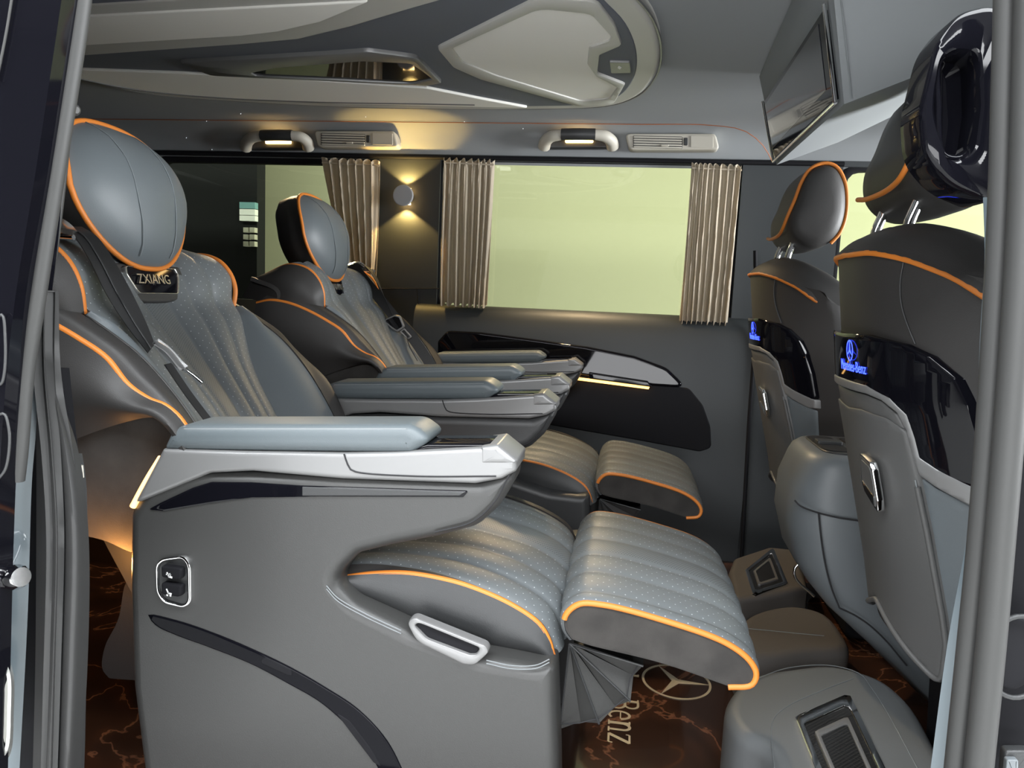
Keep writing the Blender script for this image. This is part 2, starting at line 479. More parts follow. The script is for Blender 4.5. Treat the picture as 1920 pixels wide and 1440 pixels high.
def floor_mat():
    m = mat('brown_marble_floor', (.05, .025, .015), .12, coat=.4); nt = m.node_tree; b = nt.nodes['Principled BSDF']
    tc = nt.nodes.new('ShaderNodeTexCoord')
    n1 = nt.nodes.new('ShaderNodeTexNoise'); n1.inputs['Scale'].default_value = 3.0; n1.inputs['Detail'].default_value = 5; n1.inputs['Distortion'].default_value = 1.2
    nt.links.new(tc.outputs['Object'], n1.inputs['Vector'])
    vein = math_node(nt, 'ABSOLUTE', math_node(nt, 'SUBTRACT', n1.outputs['Fac'], .5))
    r = nt.nodes.new('ShaderNodeValToRGB'); e = r.color_ramp.elements
    e[0].position = 0.0; e[0].color = (.30, .13, .07, 1); e[1].position = .012; e[1].color = (.075, .032, .018, 1)
    x = e.new(.09); x.color = (.045, .022, .014, 1)
    nt.links.new(vein, r.inputs[0])
    n2 = nt.nodes.new('ShaderNodeTexNoise'); n2.inputs['Scale'].default_value = 2.0; n2.inputs['Detail'].default_value = 6
    nt.links.new(tc.outputs['Object'], n2.inputs['Vector'])
    mx = nt.nodes.new('ShaderNodeMix'); mx.data_type = 'RGBA'; mx.blend_type = 'MULTIPLY'; mx.inputs[0].default_value = .7
    r2 = nt.nodes.new('ShaderNodeValToRGB'); r2.color_ramp.elements[0].position = .35; r2.color_ramp.elements[0].color = (.35, .35, .35, 1); r2.color_ramp.elements[1].position = .65
    nt.links.new(n2.outputs['Fac'], r2.inputs[0]); nt.links.new(r.outputs[0], mx.inputs[6]); nt.links.new(r2.outputs[0], mx.inputs[7])
    nt.links.new(mx.outputs[2], b.inputs['Base Color'])
    return m
M['floor'] = floor_mat()
def carbon_mat():
    m = mat('carbon_weave', (.02, .02, .02), .2, coat=.6); nt = m.node_tree; b = nt.nodes['Principled BSDF']
    tc = nt.nodes.new('ShaderNodeTexCoord'); c = nt.nodes.new('ShaderNodeTexChecker'); c.inputs['Scale'].default_value = 260
    c.inputs[1].default_value = (.03, .028, .026, 1); c.inputs[2].default_value = (.008, .008, .008, 1)
    nt.links.new(tc.outputs['Object'], c.inputs['Vector']); nt.links.new(c.outputs[0], b.inputs['Base Color'])
    return m
M['carbon'] = carbon_mat()

# ================================================================== SETTING: showroom outside
CY = 1.61                                    # middle of the van
def sbox(name, lo, hi, m, **k): return structure(mesh(name, *box_vf(lo, hi), m, None, smooth=False, **k))
GZ = -.55
sbox('floor_showroom', (-7, -7, GZ - .05), (7, 5, GZ), M['hallf'])
sbox('wall_showroom_far', (-7, 4.30, GZ), (7, 4.40, 3.3), M['hall'])
sbox('wall_showroom_near', (-7, -7.1, GZ), (7, -7.0, 3.3), M['hallw'])
sbox('wall_showroom_rear', (-7.1, -7, GZ), (-7.0, 4.4, 3.3), M['hallw'])
sbox('wall_showroom_front', (7.0, -7, GZ), (7.1, 4.4, 3.3), M['hallw'])
sbox('ceiling_showroom', (-7, -7, 3.3), (7, 4.4, 3.4), M['hallc'])
# dark display partition seen through the rear window, with a lit shelf board
pa = P(482, 300, 3.3); pb = P(300, 600, 3.3)
o = mesh('display_partition', *box_vf((-4.2, 3.3, GZ), (pa[0], 3.38, 2.6)), M['black'], None, smooth=False)
tag(o, 'dark display partition outside the rear side window', 'partition')
sh = thing('shelf_board', 'small teal and white shelf board on the dark partition outside', 'shelf', P(465, 470, 3.29))
for (y0, y1, m) in ((380, 391, 'teal'), (393, 403, 'white'), (405, 414, 'white')):
    a, b = P(451, y1, 3.28), P(480, y0, 3.28)
    mesh('shelf_panel', *box_vf((a[0], 3.27, a[2]), (b[0], 3.30, b[2])), M[m], sh, smooth=False)
for i in range(3):
    for j in range(2):
        a, b = P(458 + j * 12, 436 + i * 13, 3.28), P(467 + j * 12, 427 + i * 13, 3.28)
        mesh('shelf_bin', *box_vf((a[0], 3.27, a[2]), (b[0], 3.30, b[2])), M['beige'], sh, smooth=False)

# ================================================================== SETTING: van body
XR, XF = -2.3, 1.75
fl = sbox('floor', (XR, .66, -.06), (XF, 2.5, 0), M['floor'])
# lettering and star laid in the floor, read by a passenger facing forward
T_X = np.array([0, -1, 0.]); T_Y = np.array([1., 0, 0])
def arc(cx, cy, rx, ry, a0, a1, n=14): return [(cx + rx * math.cos(R(a)), cy + ry * math.sin(R(a))) for a in np.linspace(a0, a1, n)]
K, H = .16, .05   # thick and thin strokes of the serif face, in x-heights
def bar(x0, y0, x1, y1, w=K): return ([(x0, y0), (x1, y1)], w)
def foot(x, y): return ([(x - .17, y), (x + .17, y)], .07)
GL = {'M': (1.35, [bar(.15, 0, .15, 1.4, H), bar(.15, 1.4, .62, .1, K), bar(.62, .1, 1.1, 1.4, H), bar(1.12, 0, 1.12, 1.4), foot(.15, .03), foot(1.12, .03), foot(.12, 1.37), foot(1.15, 1.37)]),
 'e': (.80, [bar(.1, .55, .66, .55, H), (arc(.39, .5, .30, .47, 8, 310, 22), .11)]),
 'r': (.62, [bar(.2, 0, .2, 1), foot(.2, .03), bar(.06, .97, .2, .97, .07), (arc(.42, .62, .2, .34, 170, 50, 8), .09)]),
 'c': (.72, [(arc(.39, .5, .30, .47, 45, 315, 20), .11)]),
 'd': (.84, [bar(.64, 0, .64, 1.45), (arc(.37, .5, .27, .47, 20, 340, 20), .10), bar(.5, 1.42, .64, 1.42, .07), bar(.64, .03, .78, .03, .07)]),
 's': (.66, [(arc(.33, .73, .21, .24, 40, 230, 12) + arc(.33, .25, .22, .23, 60, -140, 12), .11)]),
 '-': (.50, [bar(.06, .5, .42, .5, .1)]),
 'B': (1.0, [bar(.2, 0, .2, 1.4), foot(.18, .03), foot(.18, 1.37), ([(.2, 1.37)] + arc(.5, 1.06, .26, .31, 90, -90, 12) + [(.2, .75)], .10), ([(.2, .75)] + arc(.52, .39, .32, .36, 90, -90, 12) + [(.2, .03)], .11)]),
 'n': (.92, [bar(.2, 0, .2, 1), foot(.2, .03), bar(.04, .97, .2, .97, .07), ([(.22, .68)] + arc(.47, .70, .22, .27, 150, 0, 9) + [(.69, 0)], .12), foot(.69, .03)]),
 'z': (.78, [bar(.1, .96, .68, .96, .08), bar(.64, .96, .12, .04, .15), bar(.08, .04, .70, .04, .08), bar(.70, .04, .72, .22, .06), bar(.1, .96, .08, .80, .06)])}
def ribbon(mb, pts, w, f):
    q = np.array(pts, float); t = np.gradient(q, axis=0); t /= np.maximum(np.linalg.norm(t, axis=1), 1e-9)[:, None]; n_ = np.stack([-t[:, 1], t[:, 0]], 1) * w / 2
    V = [f(x) for x in q + n_] + [f(x) for x in q - n_]; k = len(q)
    mb.add(V, [[i, i + 1, k + i + 1, k + i] for i in range(k - 1)])
y0_, y1_ = PZ(1150, 1308, 0)[1], PZ(1138, 1393, 0)[1]; xb = PZ(1140, 1362, 0)[0]
wB = sum(GL[c][0] for c in 'Benz'); sy = (y0_ - y1_) / wB; sx = .043
mb = MB(); adv = -sum(GL[c][0] for c in 'Mercedes-'); kz = 0
for ch in 'Mercedes-Benz':
    for pts, wd in GL[ch][1]:
        kz += 1
        ribbon(mb, pts, wd * 1.15, lambda v, a=adv, z=.0008 + kz * .00001: (xb + v[1] * sx, y0_ - (a + v[0]) * sy, z))
    adv += GL[ch][0]
mb.build('lettering', M['gold'], fl, smooth=False, label='pale gold serif lettering set in the floor')
V, F = star_vf(.075, .0008, .07)
mesh('star_emblem', place(V, PZ(1268, 1278, 0) + np.array([0, 0, .0006]), T_X, T_Y), F, M['gold'], fl, smooth=False, label='pale ringed three-pointed star emblem')

# ceiling: lining swept along the van
prof = [(2.47, 1.245), (2.447, 1.275), (2.437, 1.30), (2.42, 1.325), (2.395, 1.342), (2.35, 1.355), (2.25, 1.366), (2.0, 1.376), (1.61, 1.38)]
prof = prof + [(2 * CY - y, z) for y, z in prof[-2::-1]]
pr = spline([(0, y, z) for y, z in prof], 70)
G = np.array([pr + np.array([x, 0, 0]) for x in np.linspace(XR, XF, 12)])
ceil = structure(grid_mesh('ceiling', G, M['lining'], None, thick=-.03))
tube('seam_cord', [(x, 2.352, 1.3515) for x in (-2.2, -1.5, -.8, 0, .2)] + [P(1395, 245, 2.34), P(1430, 272, 2.36), P(1448, 303, 2.40)], .0012, M['seamred'], ceil, n=6, k=80)

# fibre-optic star points in the lining
def on_lining(px, py):
    d = ray(px, py); t = np.linspace(1.9, 2.46, 800) / d[1]; q = EYE + t[:, None] * d
    zc = np.interp(q[:, 1], [a[0] for a in prof[8::-1]], [a[1] for a in prof[8::-1]])
    return q[int(np.argmin(np.abs(q[:, 2] - zc)))]
for px, py in ((172, 241), (214, 239), (241, 257), (273, 280), (388, 227), (398, 280), (452, 213), (686, 219), (871, 228), (981, 241), (1320, 66), (1430, 44), (304, 285), (350, 258)):
    c = on_lining(px, py); mesh('star_light', [c + np.array(v) * .0011 - np.array([0, .002, .001]) for v in ((1, 0, 0), (-1, 0, 0), (0, 1, 0), (0, -1, 0), (0, 0, 1), (0, 0, -1))], [[0, 2, 4], [2, 1, 4], [1, 3, 4], [3, 0, 4], [2, 0, 5], [1, 2, 5], [3, 1, 5], [0, 3, 5]], M['spark'], ceil)

# far wall: window band above, door card below
mb = MB()
def wb(x0, x1, z0, z1, y0=2.45, y1=2.50): mb.add(*box_vf((x0, y0, z0), (x1, y1, z1)))
WT, WB = 1.255, .775
wb(XR, -1.66, 0, 1.27); wb(-.845, -.635, .70, 1.27); wb(.325, .62, -.02, 1.27); wb(1.6, XF, 0, 1.27)
wb(XR, XF, WT, 1.29); wb(XR, -.845, 0, .77); wb(.62, XF, 0, .84)
wb(-.66, .40, 0, .74)
wall = structure(mb.build('wall_far', M['door'], None, smooth=False))
# door card with its soft sill
pr = spline([(0, 2.475, .782), (0, 2.45, .784), (0, 2.428, .772), (0, 2.412, .745), (0, 2.404, .70), (0, 2.402, .5), (0, 2.402, .2), (0, 2.42, -.01)], 40)
G = np.array([pr + np.array([x, 0, 0]) for x in np.linspace(-.70, .398, 20)])
grid_mesh('door_card', G, M['door'], wall, thick=.02)
# B-pillar side of the far door: gap line and pillar cover
tube('door_gap', PL([(1416, 470), (1417, 600), (1404, 800), (1393, 1000), (1390, 1050)], 2.398), .006, M['black'], wall, n=8)
tube('pillar_seam', PL([(712, 541), (830, 541)], 2.449), .0018, M['dstitch'], wall, n=6, k=6)
tube('pillar_seam', PL([(783, 542), (787, 590), (800, 660)], 2.449), .003, M['dstitch'], wall, n=6, k=12)
tube('pillar_seam', PL([(1375, 602), (1416, 600)], 2.449), .0014, M['dstitch'], wall, n=6, k=6)
# headliner edge trim over the windows
tube('header_trim', [(x, 2.446, 1.262) for x in (XR + .1, -1, 0, .62)], .007, M['black'], wall, n=8, k=10)

def window(name, x0, x1, z0, z1, r, Y=2.462, slope=0.0):
    f = structure(ring(name, rpoly([(x0 - .02, z0 - .02, r), (x1 + .02, z0 - .02 - slope, r), (x1 + .02, z1 + .02, r), (x0 - .02, z1 + .02, r)], r),
             rpoly([(x0, z0, r), (x1, z0 - slope, r), (x1, z1, r), (x0, z1, r)], r), frame_y(Y), .03, M['black'], None, n=120))
    slab('pane', rpoly([(x0 - .005, z0 - .005, r), (x1 + .005, z0 - .005 - slope, r), (x1 + .005, z1 + .005, r), (x0 - .005, z1 + .005, r)], r), frame_y(Y + .012), .005, M['glass'], f, r=.001, seg=1)
    return f
window('window_1', -.63, .318, .782, 1.252, .03)
window('window_2', -1.64, -.85, .762, 1.235, .03)
window('window_3', .635, 1.58, .845, 1.245, .05)
# rear, front and near-side walls (dark trim); the near side keeps only what stands beside the door opening
sbox('wall_rear', (XR - .05, .66, -.05), (XR, 2.5, 1.36), M['black'])
sbox('wall_front', (XF, .66, -.05), (XF + .05, 2.5, .75), M['black'])
mb = MB()
mb.add(*box_vf((XR, .70, -.05), (-.80, .80, 1.30)))
mb.add(*box_vf((XR, .66, 1.245), (XF, .80, 1.33)))
structure(mb.build('wall_near', M['black'], None, smooth=False))
mb = MB(); mb.add(*box_vf((.375, .70, -.3), (.50, .80, 1.27))); mb.add(*box_vf((.50, .68, -.3), (XF, .76, .80)))
structure(mb.build('wall_near_front', M['black'], None, smooth=False))
structure(slab('roof_skin', rpoly([(XR - .05, .62), (XF + .05, .62), (XF + .05, 2.54), (XR - .05, 2.54)], .1), frame_z(1.46), .04, M['gloss'], None, r=.015), 'dark outer roof of the van')['kind'] = 'structure'

# ================================================================== right door jamb (B-pillar) with its seals
jamb = thing('door_jamb', 'front door jamb with two grey rubber seals at the right edge', 'door jamb', (.32, .68, .3))
jamb['kind'] = 'structure'
tube('rubber_seal', [P(1890, -60, .66), P(1884, 150, .66), P(1876, 400, .66), P(1860, 700, .66), P(1838, 1000, .66), P(1816, 1220, .66), P(1793, 1440, .66), P(1782, 1560, .66)], .0096, M['rubber'], jamb, n=14, k=50)
tube('rubber_seal', [P(1934, -60, .64), P(1928, 150, .64), P(1919, 400, .64), P(1900, 700, .64), P(1876, 1000, .64), P(1857, 1220, .64), P(1835, 1440, .64), P(1824, 1560, .64)], .0112, M['rubber'], jamb, n=14, k=50)
skin('pillar_trim', [PL([(1843, 370), (1846, 480), (1838, 620), (1830, 800), (1820, 960), (1776, 1210), (1745, 1440), (1730, 1560)], .685), PL([(1870, 370), (1864, 480), (1856, 620), (1846, 800), (1836, 960), (1812, 1210), (1790, 1440), (1776, 1560)], .675)], M['paint'], jamb, nu=40, nv=4, thick=.004)
skin('jamb_panel', [PL([(1885, -60), (1880, 400), (1850, 900), (1800, 1560)], .70), PL([(2150, -60), (2150, 400), (2120, 900), (2080, 1560)], .66)], M['black'], jamb, nu=20, nv=6, thick=.01)
c = P(1908, 1232, .655)
tube('grommet', [c + np.array([.024 * math.cos(a), 0, .036 * math.sin(a)]) for a in np.linspace(0, 2 * math.pi, 24, endpoint=False)], .0022, M['dgrey'], jamb, k=40, closed=True)
slab('grommet_cup', [(c[0] + .02 * math.cos(a), c[2] + .033 * math.sin(a)) for a in np.linspace(0, 2 * math.pi, 24, endpoint=False)], frame_y(.66), .01, M['black'], jamb, r=.003)
slab('striker_plate', OY([(1885, 1408), (1935, 1408), (1935, 1470), (1880, 1470)], .655, .004), frame_y(.655), .01, M['dgrey'], jamb, r=.002)
slab('striker_plate', OY([(1888, 1425), (1910, 1425), (1910, 1470), (1884, 1470)], .65, .002), frame_y(.65), .006, M['pod'], jamb, r=.001)

# gloss black belt-guide frame on the right pillar
bg = thing('belt_guide', 'oval gloss black belt guide housing on the right pillar', 'belt guide', P(1790, 200, .72))
outer = OY([(1758, 75, .05), (1800, 20, .05), (1850, 8, .02), (1880, 8, .01), (1880, 372, .01), (1855, 378, .02), (1784, 348, .06), (1732, 290, .05), (1727, 200, .06)], .70)
inner = OY([(1765, 110, .02), (1795, 92, .02), (1835, 98, .012), (1838, 200, .03), (1826, 280, .02), (1800, 300, .02), (1765, 292, .02), (1755, 200, .03)], .70)
ring('housing', outer, inner, frame_y(.70), .05, M['gloss'], bg, n=110, lip=.007)
slab('inner_plate', OY([(1760, 105, .02), (1840, 90, .02), (1842, 285, .02), (1800, 306, .02), (1758, 294, .02)], .735), frame_y(.735), .01, M['gloss'], bg, r=.003)
tube('inner_rim', [P(a, b, .712) for a, b in ((1762, 112), (1795, 96), (1832, 102), (1836, 200), (1824, 278), (1798, 297), (1768, 290), (1758, 200))], .003, M['gloss'], bg, closed=True, k=60)

# ================================================================== left door jamb and open sliding door
sd = thing('sliding_door', 'open black sliding door at the left edge of the picture', 'door', P(40, 700, .58))
skin('door_skin', [PL([(158, -60), (140, 60), (98, 330), (60, 560), (42, 720), (30, 900), (15, 1440)], .60), PL([(-500, -60), (-500, 60), (-500, 330), (-500, 560), (-500, 720), (-500, 900), (-500, 1440)], .585)], M['gloss'], sd, nu=30, nv=8, thick=.02)
tube('glass_edge', PL([(28, -40), (12, 60), (-6, 150)], .575), .0011, M['rubber'], sd, n=8, k=12)
tube('trim_strip', PL([(148, -60), (128, 80), (88, 330), (50, 580), (32, 700)], .60), .0035, M['satin'], sd, n=10, k=40)
tube('edge_seal', PL([(162, -60), (143, 80), (104, 330), (66, 580), (48, 700), (36, 850), (30, 900)], .605), .0075, M['rubber'], sd, n=12, k=40)
tube('handle_rim', PL([(-8, 600), (4, 590), (10, 640), (8, 700), (2, 720), (-8, 722)], .575), .0012, M['dgrey'], sd, n=8, k=30)
tube('handle_rim', PL([(-8, 780), (8, 776), (16, 800), (18, 830), (10, 880), (-5, 900)], .575), .0012, M['dgrey'], sd, n=8, k=30)

lj = thing('rear_door_jamb', 'rear door jamb with thick grey double rubber seal at the left', 'door jamb', (-.58, .68, .3))
lj['kind'] = 'structure'
skin('gloss_strip', [PL([(112, 240), (96, 420), (78, 560), (62, 690)], .64), PL([(122, 240), (112, 420), (96, 560), (80, 690)], .65)], M['gloss'], lj, nu=30, nv=4, thick=.006)
tube('thin_seal', PL([(150, 40), (136, 150), (118, 330), (100, 480), (88, 560), (82, 640)], .66), .0035, M['rubber'], lj, n=8, k=40)
skin('rubber_seal', [PL([(70, 560), (66, 690), (68, 850), (68, 1000), (66, 1250), (58, 1560)], .66), PL([(82, 545), (82, 690), (96, 850), (104, 1000), (98, 1250), (88, 1560)], .635), PL([(86, 545), (88, 690), (104, 850), (112, 1000), (108, 1250), (100, 1560)], .65), PL([(88, 545), (94, 690), (125, 850), (140, 1000), (134, 1250), (122, 1560)], .645), PL([(91, 560), (99, 690), (148, 850), (166, 1000), (164, 1250), (142, 1560)], .67)], M['dseal'], lj, nu=40, nv=24, thick=.01)
skin('painted_edge', [PL([(40, 694), (38, 800), (30, 900), (16, 1150), (6, 1560)], .63), PL([(69, 694), (68, 800), (60, 900), (52, 1150), (30, 1560)], .64)], M['paint'], lj, nu=30, nv=3, thick=.004)
skin('painted_edge', [PL([(88, 450), (86, 490), (84, 523)], .652), PL([(98, 448), (94, 490), (91, 520)], .655)], M['paint'], lj, nu=12, nv=3, thick=.003)
skin('painted_edge', [PL([(84, 553), (90, 620), (98, 712)], .655), PL([(87, 553), (98, 620), (112, 712)], .66)], M['paint'], lj, nu=12, nv=3, thick=.003)
skin('jamb_gap', [PL([(40, 690), (30, 900), (10, 1200), (0, 1560)], .672), PL([(130, 690), (150, 900), (160, 1200), (150, 1560)], .70)], M['black'], lj, nu=12, nv=3, thick=.005)
skin('sill_trim', [PL([(146, 850), (140, 905), (143, 1060), (146, 1440), (140, 1560)], .685), PL([(154, 850), (162, 905), (163, 1060), (158, 1440), (150, 1560)], .70)], M['dgrey'], lj, nu=24, nv=4, thick=.006)
skin('trim_clip', [PL([(138, 880), (140, 905)], .68), PL([(156, 872), (158, 895)], .69)], M['beige'], lj, nu=4, nv=3, thick=.004)
a = P(8, 1082, .62); b = P(32, 1082, .60)
mb = MB(); mb.add(*tube_vf(resample([a, b], 4), .006, 12)); mb.add(*tube_vf(np.array([P(28, 1082, .60), P(31, 1082, .597), P(40, 1082, .594)]), [.0115, .012, .009], 16))
mb.build('striker_bolt', M['chrome'], lj)
skin('marker_lamp', [PL([(-20, 1238), (8, 1240), (18, 1262), (19, 1340), (14, 1410), (2, 1428), (-20, 1430)], .61), PL([(-20, 1244), (4, 1247), (12, 1265), (13, 1340), (9, 1402), (0, 1418), (-20, 1420)], .595)], M['lens'], lj, nu=30, nv=4, thick=.003)
skin('marker_lens', [PL([(4, 1247), (12, 1265), (13, 1340), (9, 1402), (0, 1418)], .596), PL([(-20, 1247), (-20, 1265), (-20, 1340), (-20, 1402), (-20, 1418)], .60)], M['lens'], lj, nu=16, nv=3, thick=.003)
mb = MB(); mb.add(*tube_vf(np.array([P(112, 203, .63), P(122, 203, .62), P(140, 206, .612), P(143, 206, .611)]), [.004, .0062, .0052, .003], 14))
mb.build('door_stop', M['rubber'], lj)

# ================================================================== rear captain seats
YC = 1.185
def mir(pts):
    q = np.array(pts, float).copy(); q[:, 1] = 2 * YC - q[:, 1]; return q
def arm(seat, Y0, detail, s, T=.078):
    """armrest wing and base box; Y0 = face towards the open door"""
    shell = OY([(300, 862, .01), (360, 884, .0), (700, 896), (900, 904, .006), (966, 884, .004), (962, 905, .02), (935, 952, .04), (893, 990, .04), (820, 1010, .06), (735, 1026, .05), (668, 1042, .03), (641, 1068, .03), (624, 1092, .04), (662, 1134, .05), (770, 1188, .05), (900, 1236, .06), (1000, 1252, .03), (1040, 1250, .02), (1046, 1440, .02), (1050, 1760, .02), (300, 1760, .02), (262, 1440, .1), (243, 1290, .1), (236, 1100, .1), (238, 962, .03)], Y0)
    sh = slab('armrest_shell', shell, frame_y(Y0), T, M['grey'] if detail else M['dgrey'], seat, r=.018, seg=5)
    strip = OY([(304, 842, .003), (455, 847), (640, 850), (740, 848, .004), (930, 838, .01), (968, 866, .006), (968, 884, .006), (940, 899, .01), (890, 908, .01), (640, 899), (470, 884, .03), (392, 888, .02), (276, 936, .004), (249, 946, .004)], Y0 - .004)
    st = slab('side_strip', strip, frame_y(Y0 - .004), T + .008, M['satin'], seat, r=.006, seg=3)
    tube('strip_gap', PL([(645, 851), (650, 866), (657, 880), (668, 885), (780, 893), (930, 893)], Y0 - .0045), .0011, M['dstitch'], st, n=6, k=30)
    lid = OY([(748, 848, .002), (800, 834, .006), (925, 834, .008), (962, 862, .004), (962, 868, .002), (748, 852, .002)], Y0 + .002)
    slab('touch_panel', lid, frame_y(Y0 + .006), T - .012, M['gloss'], seat, r=.003, seg=2)
    nose = OY([(900, 838, .004), (932, 834, .006), (969, 864, .006), (969, 872, .004), (900, 872, .004)], Y0 - .0055)
    slab('nose_cap', nose, frame_y(Y0 - .0055), T + .011, M['satin'], seat, r=.007, seg=3)
    pad = OY([(303, 838, .012), (318, 806, .025), (345, 797, .02), (770, 797, .03), (810, 826, .012), (768, 852, .01), (640, 850), (306, 846, .006)], Y0 - .004)
    pd = slab('armrest_pad', pad, frame_y(Y0 - .004), T + .01, M['pale'], seat, r=.014, seg=5)
    tube('stitching', PL([(345, 800), (560, 800), (760, 800)], Y0 + .0035), .0012, M['stitch'], pd, n=6, k=50)
    tube('stitching', PL([(345, 804.5), (560, 804.5), (762, 804.5)], Y0 - .0005), .0012, M['stitch'], pd, n=6, k=50)
    tube('edge_seam', PL([(1010, 800), (990, 850), (966, 885), (950, 915), (920, 955), (880, 985), (830, 1002)], Y0 - .0005) if False else PL([(955, 890), (928, 940), (886, 978), (815, 998)], Y0 - .001), .0012, M['dstitch'], sh, n=6, k=30)
    if not detail: return sh
    # glowing strip along the rear edge, black inlays, switch panel and handle on the outer face
    tube('light_strip', PL([(302, 858), (275, 902), (249, 950)], Y0 + .004), .0045, M['warmdim'], seat, n=10, k=20)
    up = OY([(276, 956, .002), (300, 943), (360, 915), (395, 904, .02), (470, 905), (566, 911), (878, 921, .002), (868, 933, .002), (600, 932), (470, 934, .02), (395, 944), (306, 959, .003)], Y0 - .002)
    slab('upper_inlay', up, frame_y(Y0 - .002), .012, M['gloss'], sh, r=.0018, seg=2)
    slab('inlay_lit_part', OY([(566, 913, .001), (872, 923, .001), (862, 930, .001), (566, 930, .001)], Y0 - .0035), frame_y(Y0 - .0035), .01, M['dgrey'], sh, r=.001, seg=1)  # grey plate stands in for the lit stretch of the gloss inlay
    lo = [(276, 1154), (330, 1164), (390, 1184), (450, 1208), (540, 1250), (610, 1290), (670, 1330), (722, 1385), (752, 1440), (780, 1520), (735, 1520), (712, 1450), (690, 1410), (650, 1362), (600, 1318), (540, 1283), (470, 1246), (390, 1214), (330, 1192), (292, 1174)]
    slab('lower_inlay', OY(lo, Y0 - .002, smooth=110), frame_y(Y0 - .002), .012, M['inlay'], sh, r=.0018, seg=2)
    slab('vent_slot', OY([(490, 1236, .003), (498, 1232, .002), (545, 1256, .004), (548, 1268, .003), (538, 1266, .002), (490, 1244, .002)], Y0 - .003), frame_y(Y0 - .003), .006, M['black'], sh, r=.0008, seg=1)
    slab('vent_slot', OY([(628, 1335, .002), (655, 1352, .004), (692, 1400, .004), (716, 1440, .003), (700, 1430, .003), (668, 1388, .003)], Y0 - .003), frame_y(Y0 - .003), .006, M['black'], sh, r=.0008, seg=1)
    # switch panel
    po = OY([(292, 1048, .02), (345, 1041, .02), (358, 1060, .02), (359, 1128, .015), (347, 1140, .02), (306, 1131, .02), (294, 1110, .02)], Y0 - .005)
    pi_ = OY([(295, 1053, .018), (342, 1047, .018), (351, 1062, .016), (352, 1126, .013), (344, 1136, .016), (308, 1127, .018), (297, 1108, .018)], Y0 - .005)
    sp = ring('switch_bezel', po, pi_, frame_y(Y0 - .006), .01, M['chrome'], seat, n=70, lip=.002)
    slab('switch_plate', pi_, frame_y(Y0 - .002), .008, M['dgrey'], seat, r=.001, seg=1)
    for (yy, kind) in ((1059, 0), (1091, 1)):
        bt = slab('switch_button', OY([(301, yy + 2, .004), (332, yy + 6, .004), (340, yy + 8, .003), (339, yy + 27, .004), (332, yy + 29, .004), (302, yy + 24, .004)], Y0 - .012), frame_y(Y0 - .012), .012, M['black'], seat, r=.003, seg=3)
        mb = MB(); Yi = Y0 - .0128
        def stroke(a, b, wd):
            A, B = P(*a, Yi), P(*b, Yi); d = (B - A); d /= np.linalg.norm(d); n = np.array([-d[2], 0, d[0]]) * wd
            mb.add([A + n, B + n, B - n, A - n], [[0, 1, 2, 3]])
        if kind == 0:
            stroke((313, yy + 14), (317, yy + 23), .0011); stroke((316, yy + 22), (323, yy + 24), .0014); stroke((311, yy + 18), (320, yy + 18), .0008); stroke((318, yy + 16), (320, yy + 20), .0009)
        else:
            stroke((312, yy + 13), (316, yy + 22), .0011); stroke((315, yy + 21), (322, yy + 23), .0013); stroke((312, yy + 24), (315, yy + 26), .0012); stroke((318, yy + 25), (321, yy + 27), .0012)
        mb.build('seat_icon', M['white'], bt, smooth=False, label='white seat symbol')
    # pull handle let into the ledge
    ho = OY([(762, 1168, .012), (775, 1157, .012), (912, 1212, .014), (917, 1224, .012), (890, 1249, .016), (868, 1247, .02), (780, 1204, .03)], Y0 - .006)
    hi = OY([(776, 1173, .004), (786, 1169, .004), (900, 1216, .005), (892, 1228, .005), (880, 1228, .01), (800, 1198, .016)], Y0 - .006)
    ring('pull_handle', ho, hi, frame_y(Y0 - .006), .016, M['satin'], seat, n=90, lip=.004)
    slab('handle_recess', hi, frame_y(Y0 - .0015), .006, M['black'], seat, r=.001, seg=1)
    # double stitching below the ledge
    for k, dy in enumerate((0, 6)):
        tube('stitching', PL([(612, 1098 + dy), (632, 1120 + dy), (680, 1148 + dy), (752, 1182 + dy)], Y0 - .0005), .0008, M['stitch'], sh, n=6, k=30)
        tube('stitching', PL([(912, 1238 + dy), (960, 1248 + dy), (1005, 1247 + dy), (1030, 1236 + dy)], Y0 - .0005), .0008, M['stitch'], sh, n=6, k=30)
    return sh

def ribs(G, cuts, h, nu_axis_fade=0.0):
    """raise the leather between seams: v-fractions in cuts"""
    N = grid_normals(G); nv = G.shape[0]; v = np.linspace(0, 1, nv); d = np.zeros(nv)
    for a, b in zip(cuts[:-1], cuts[1:]):
        m = (v >= a) & (v <= b); s = (v[m] - a) / (b - a) * 2 - 1; d[m] = h * (1 - np.abs(s) ** 3)
    return G + N * d[:, None, None]

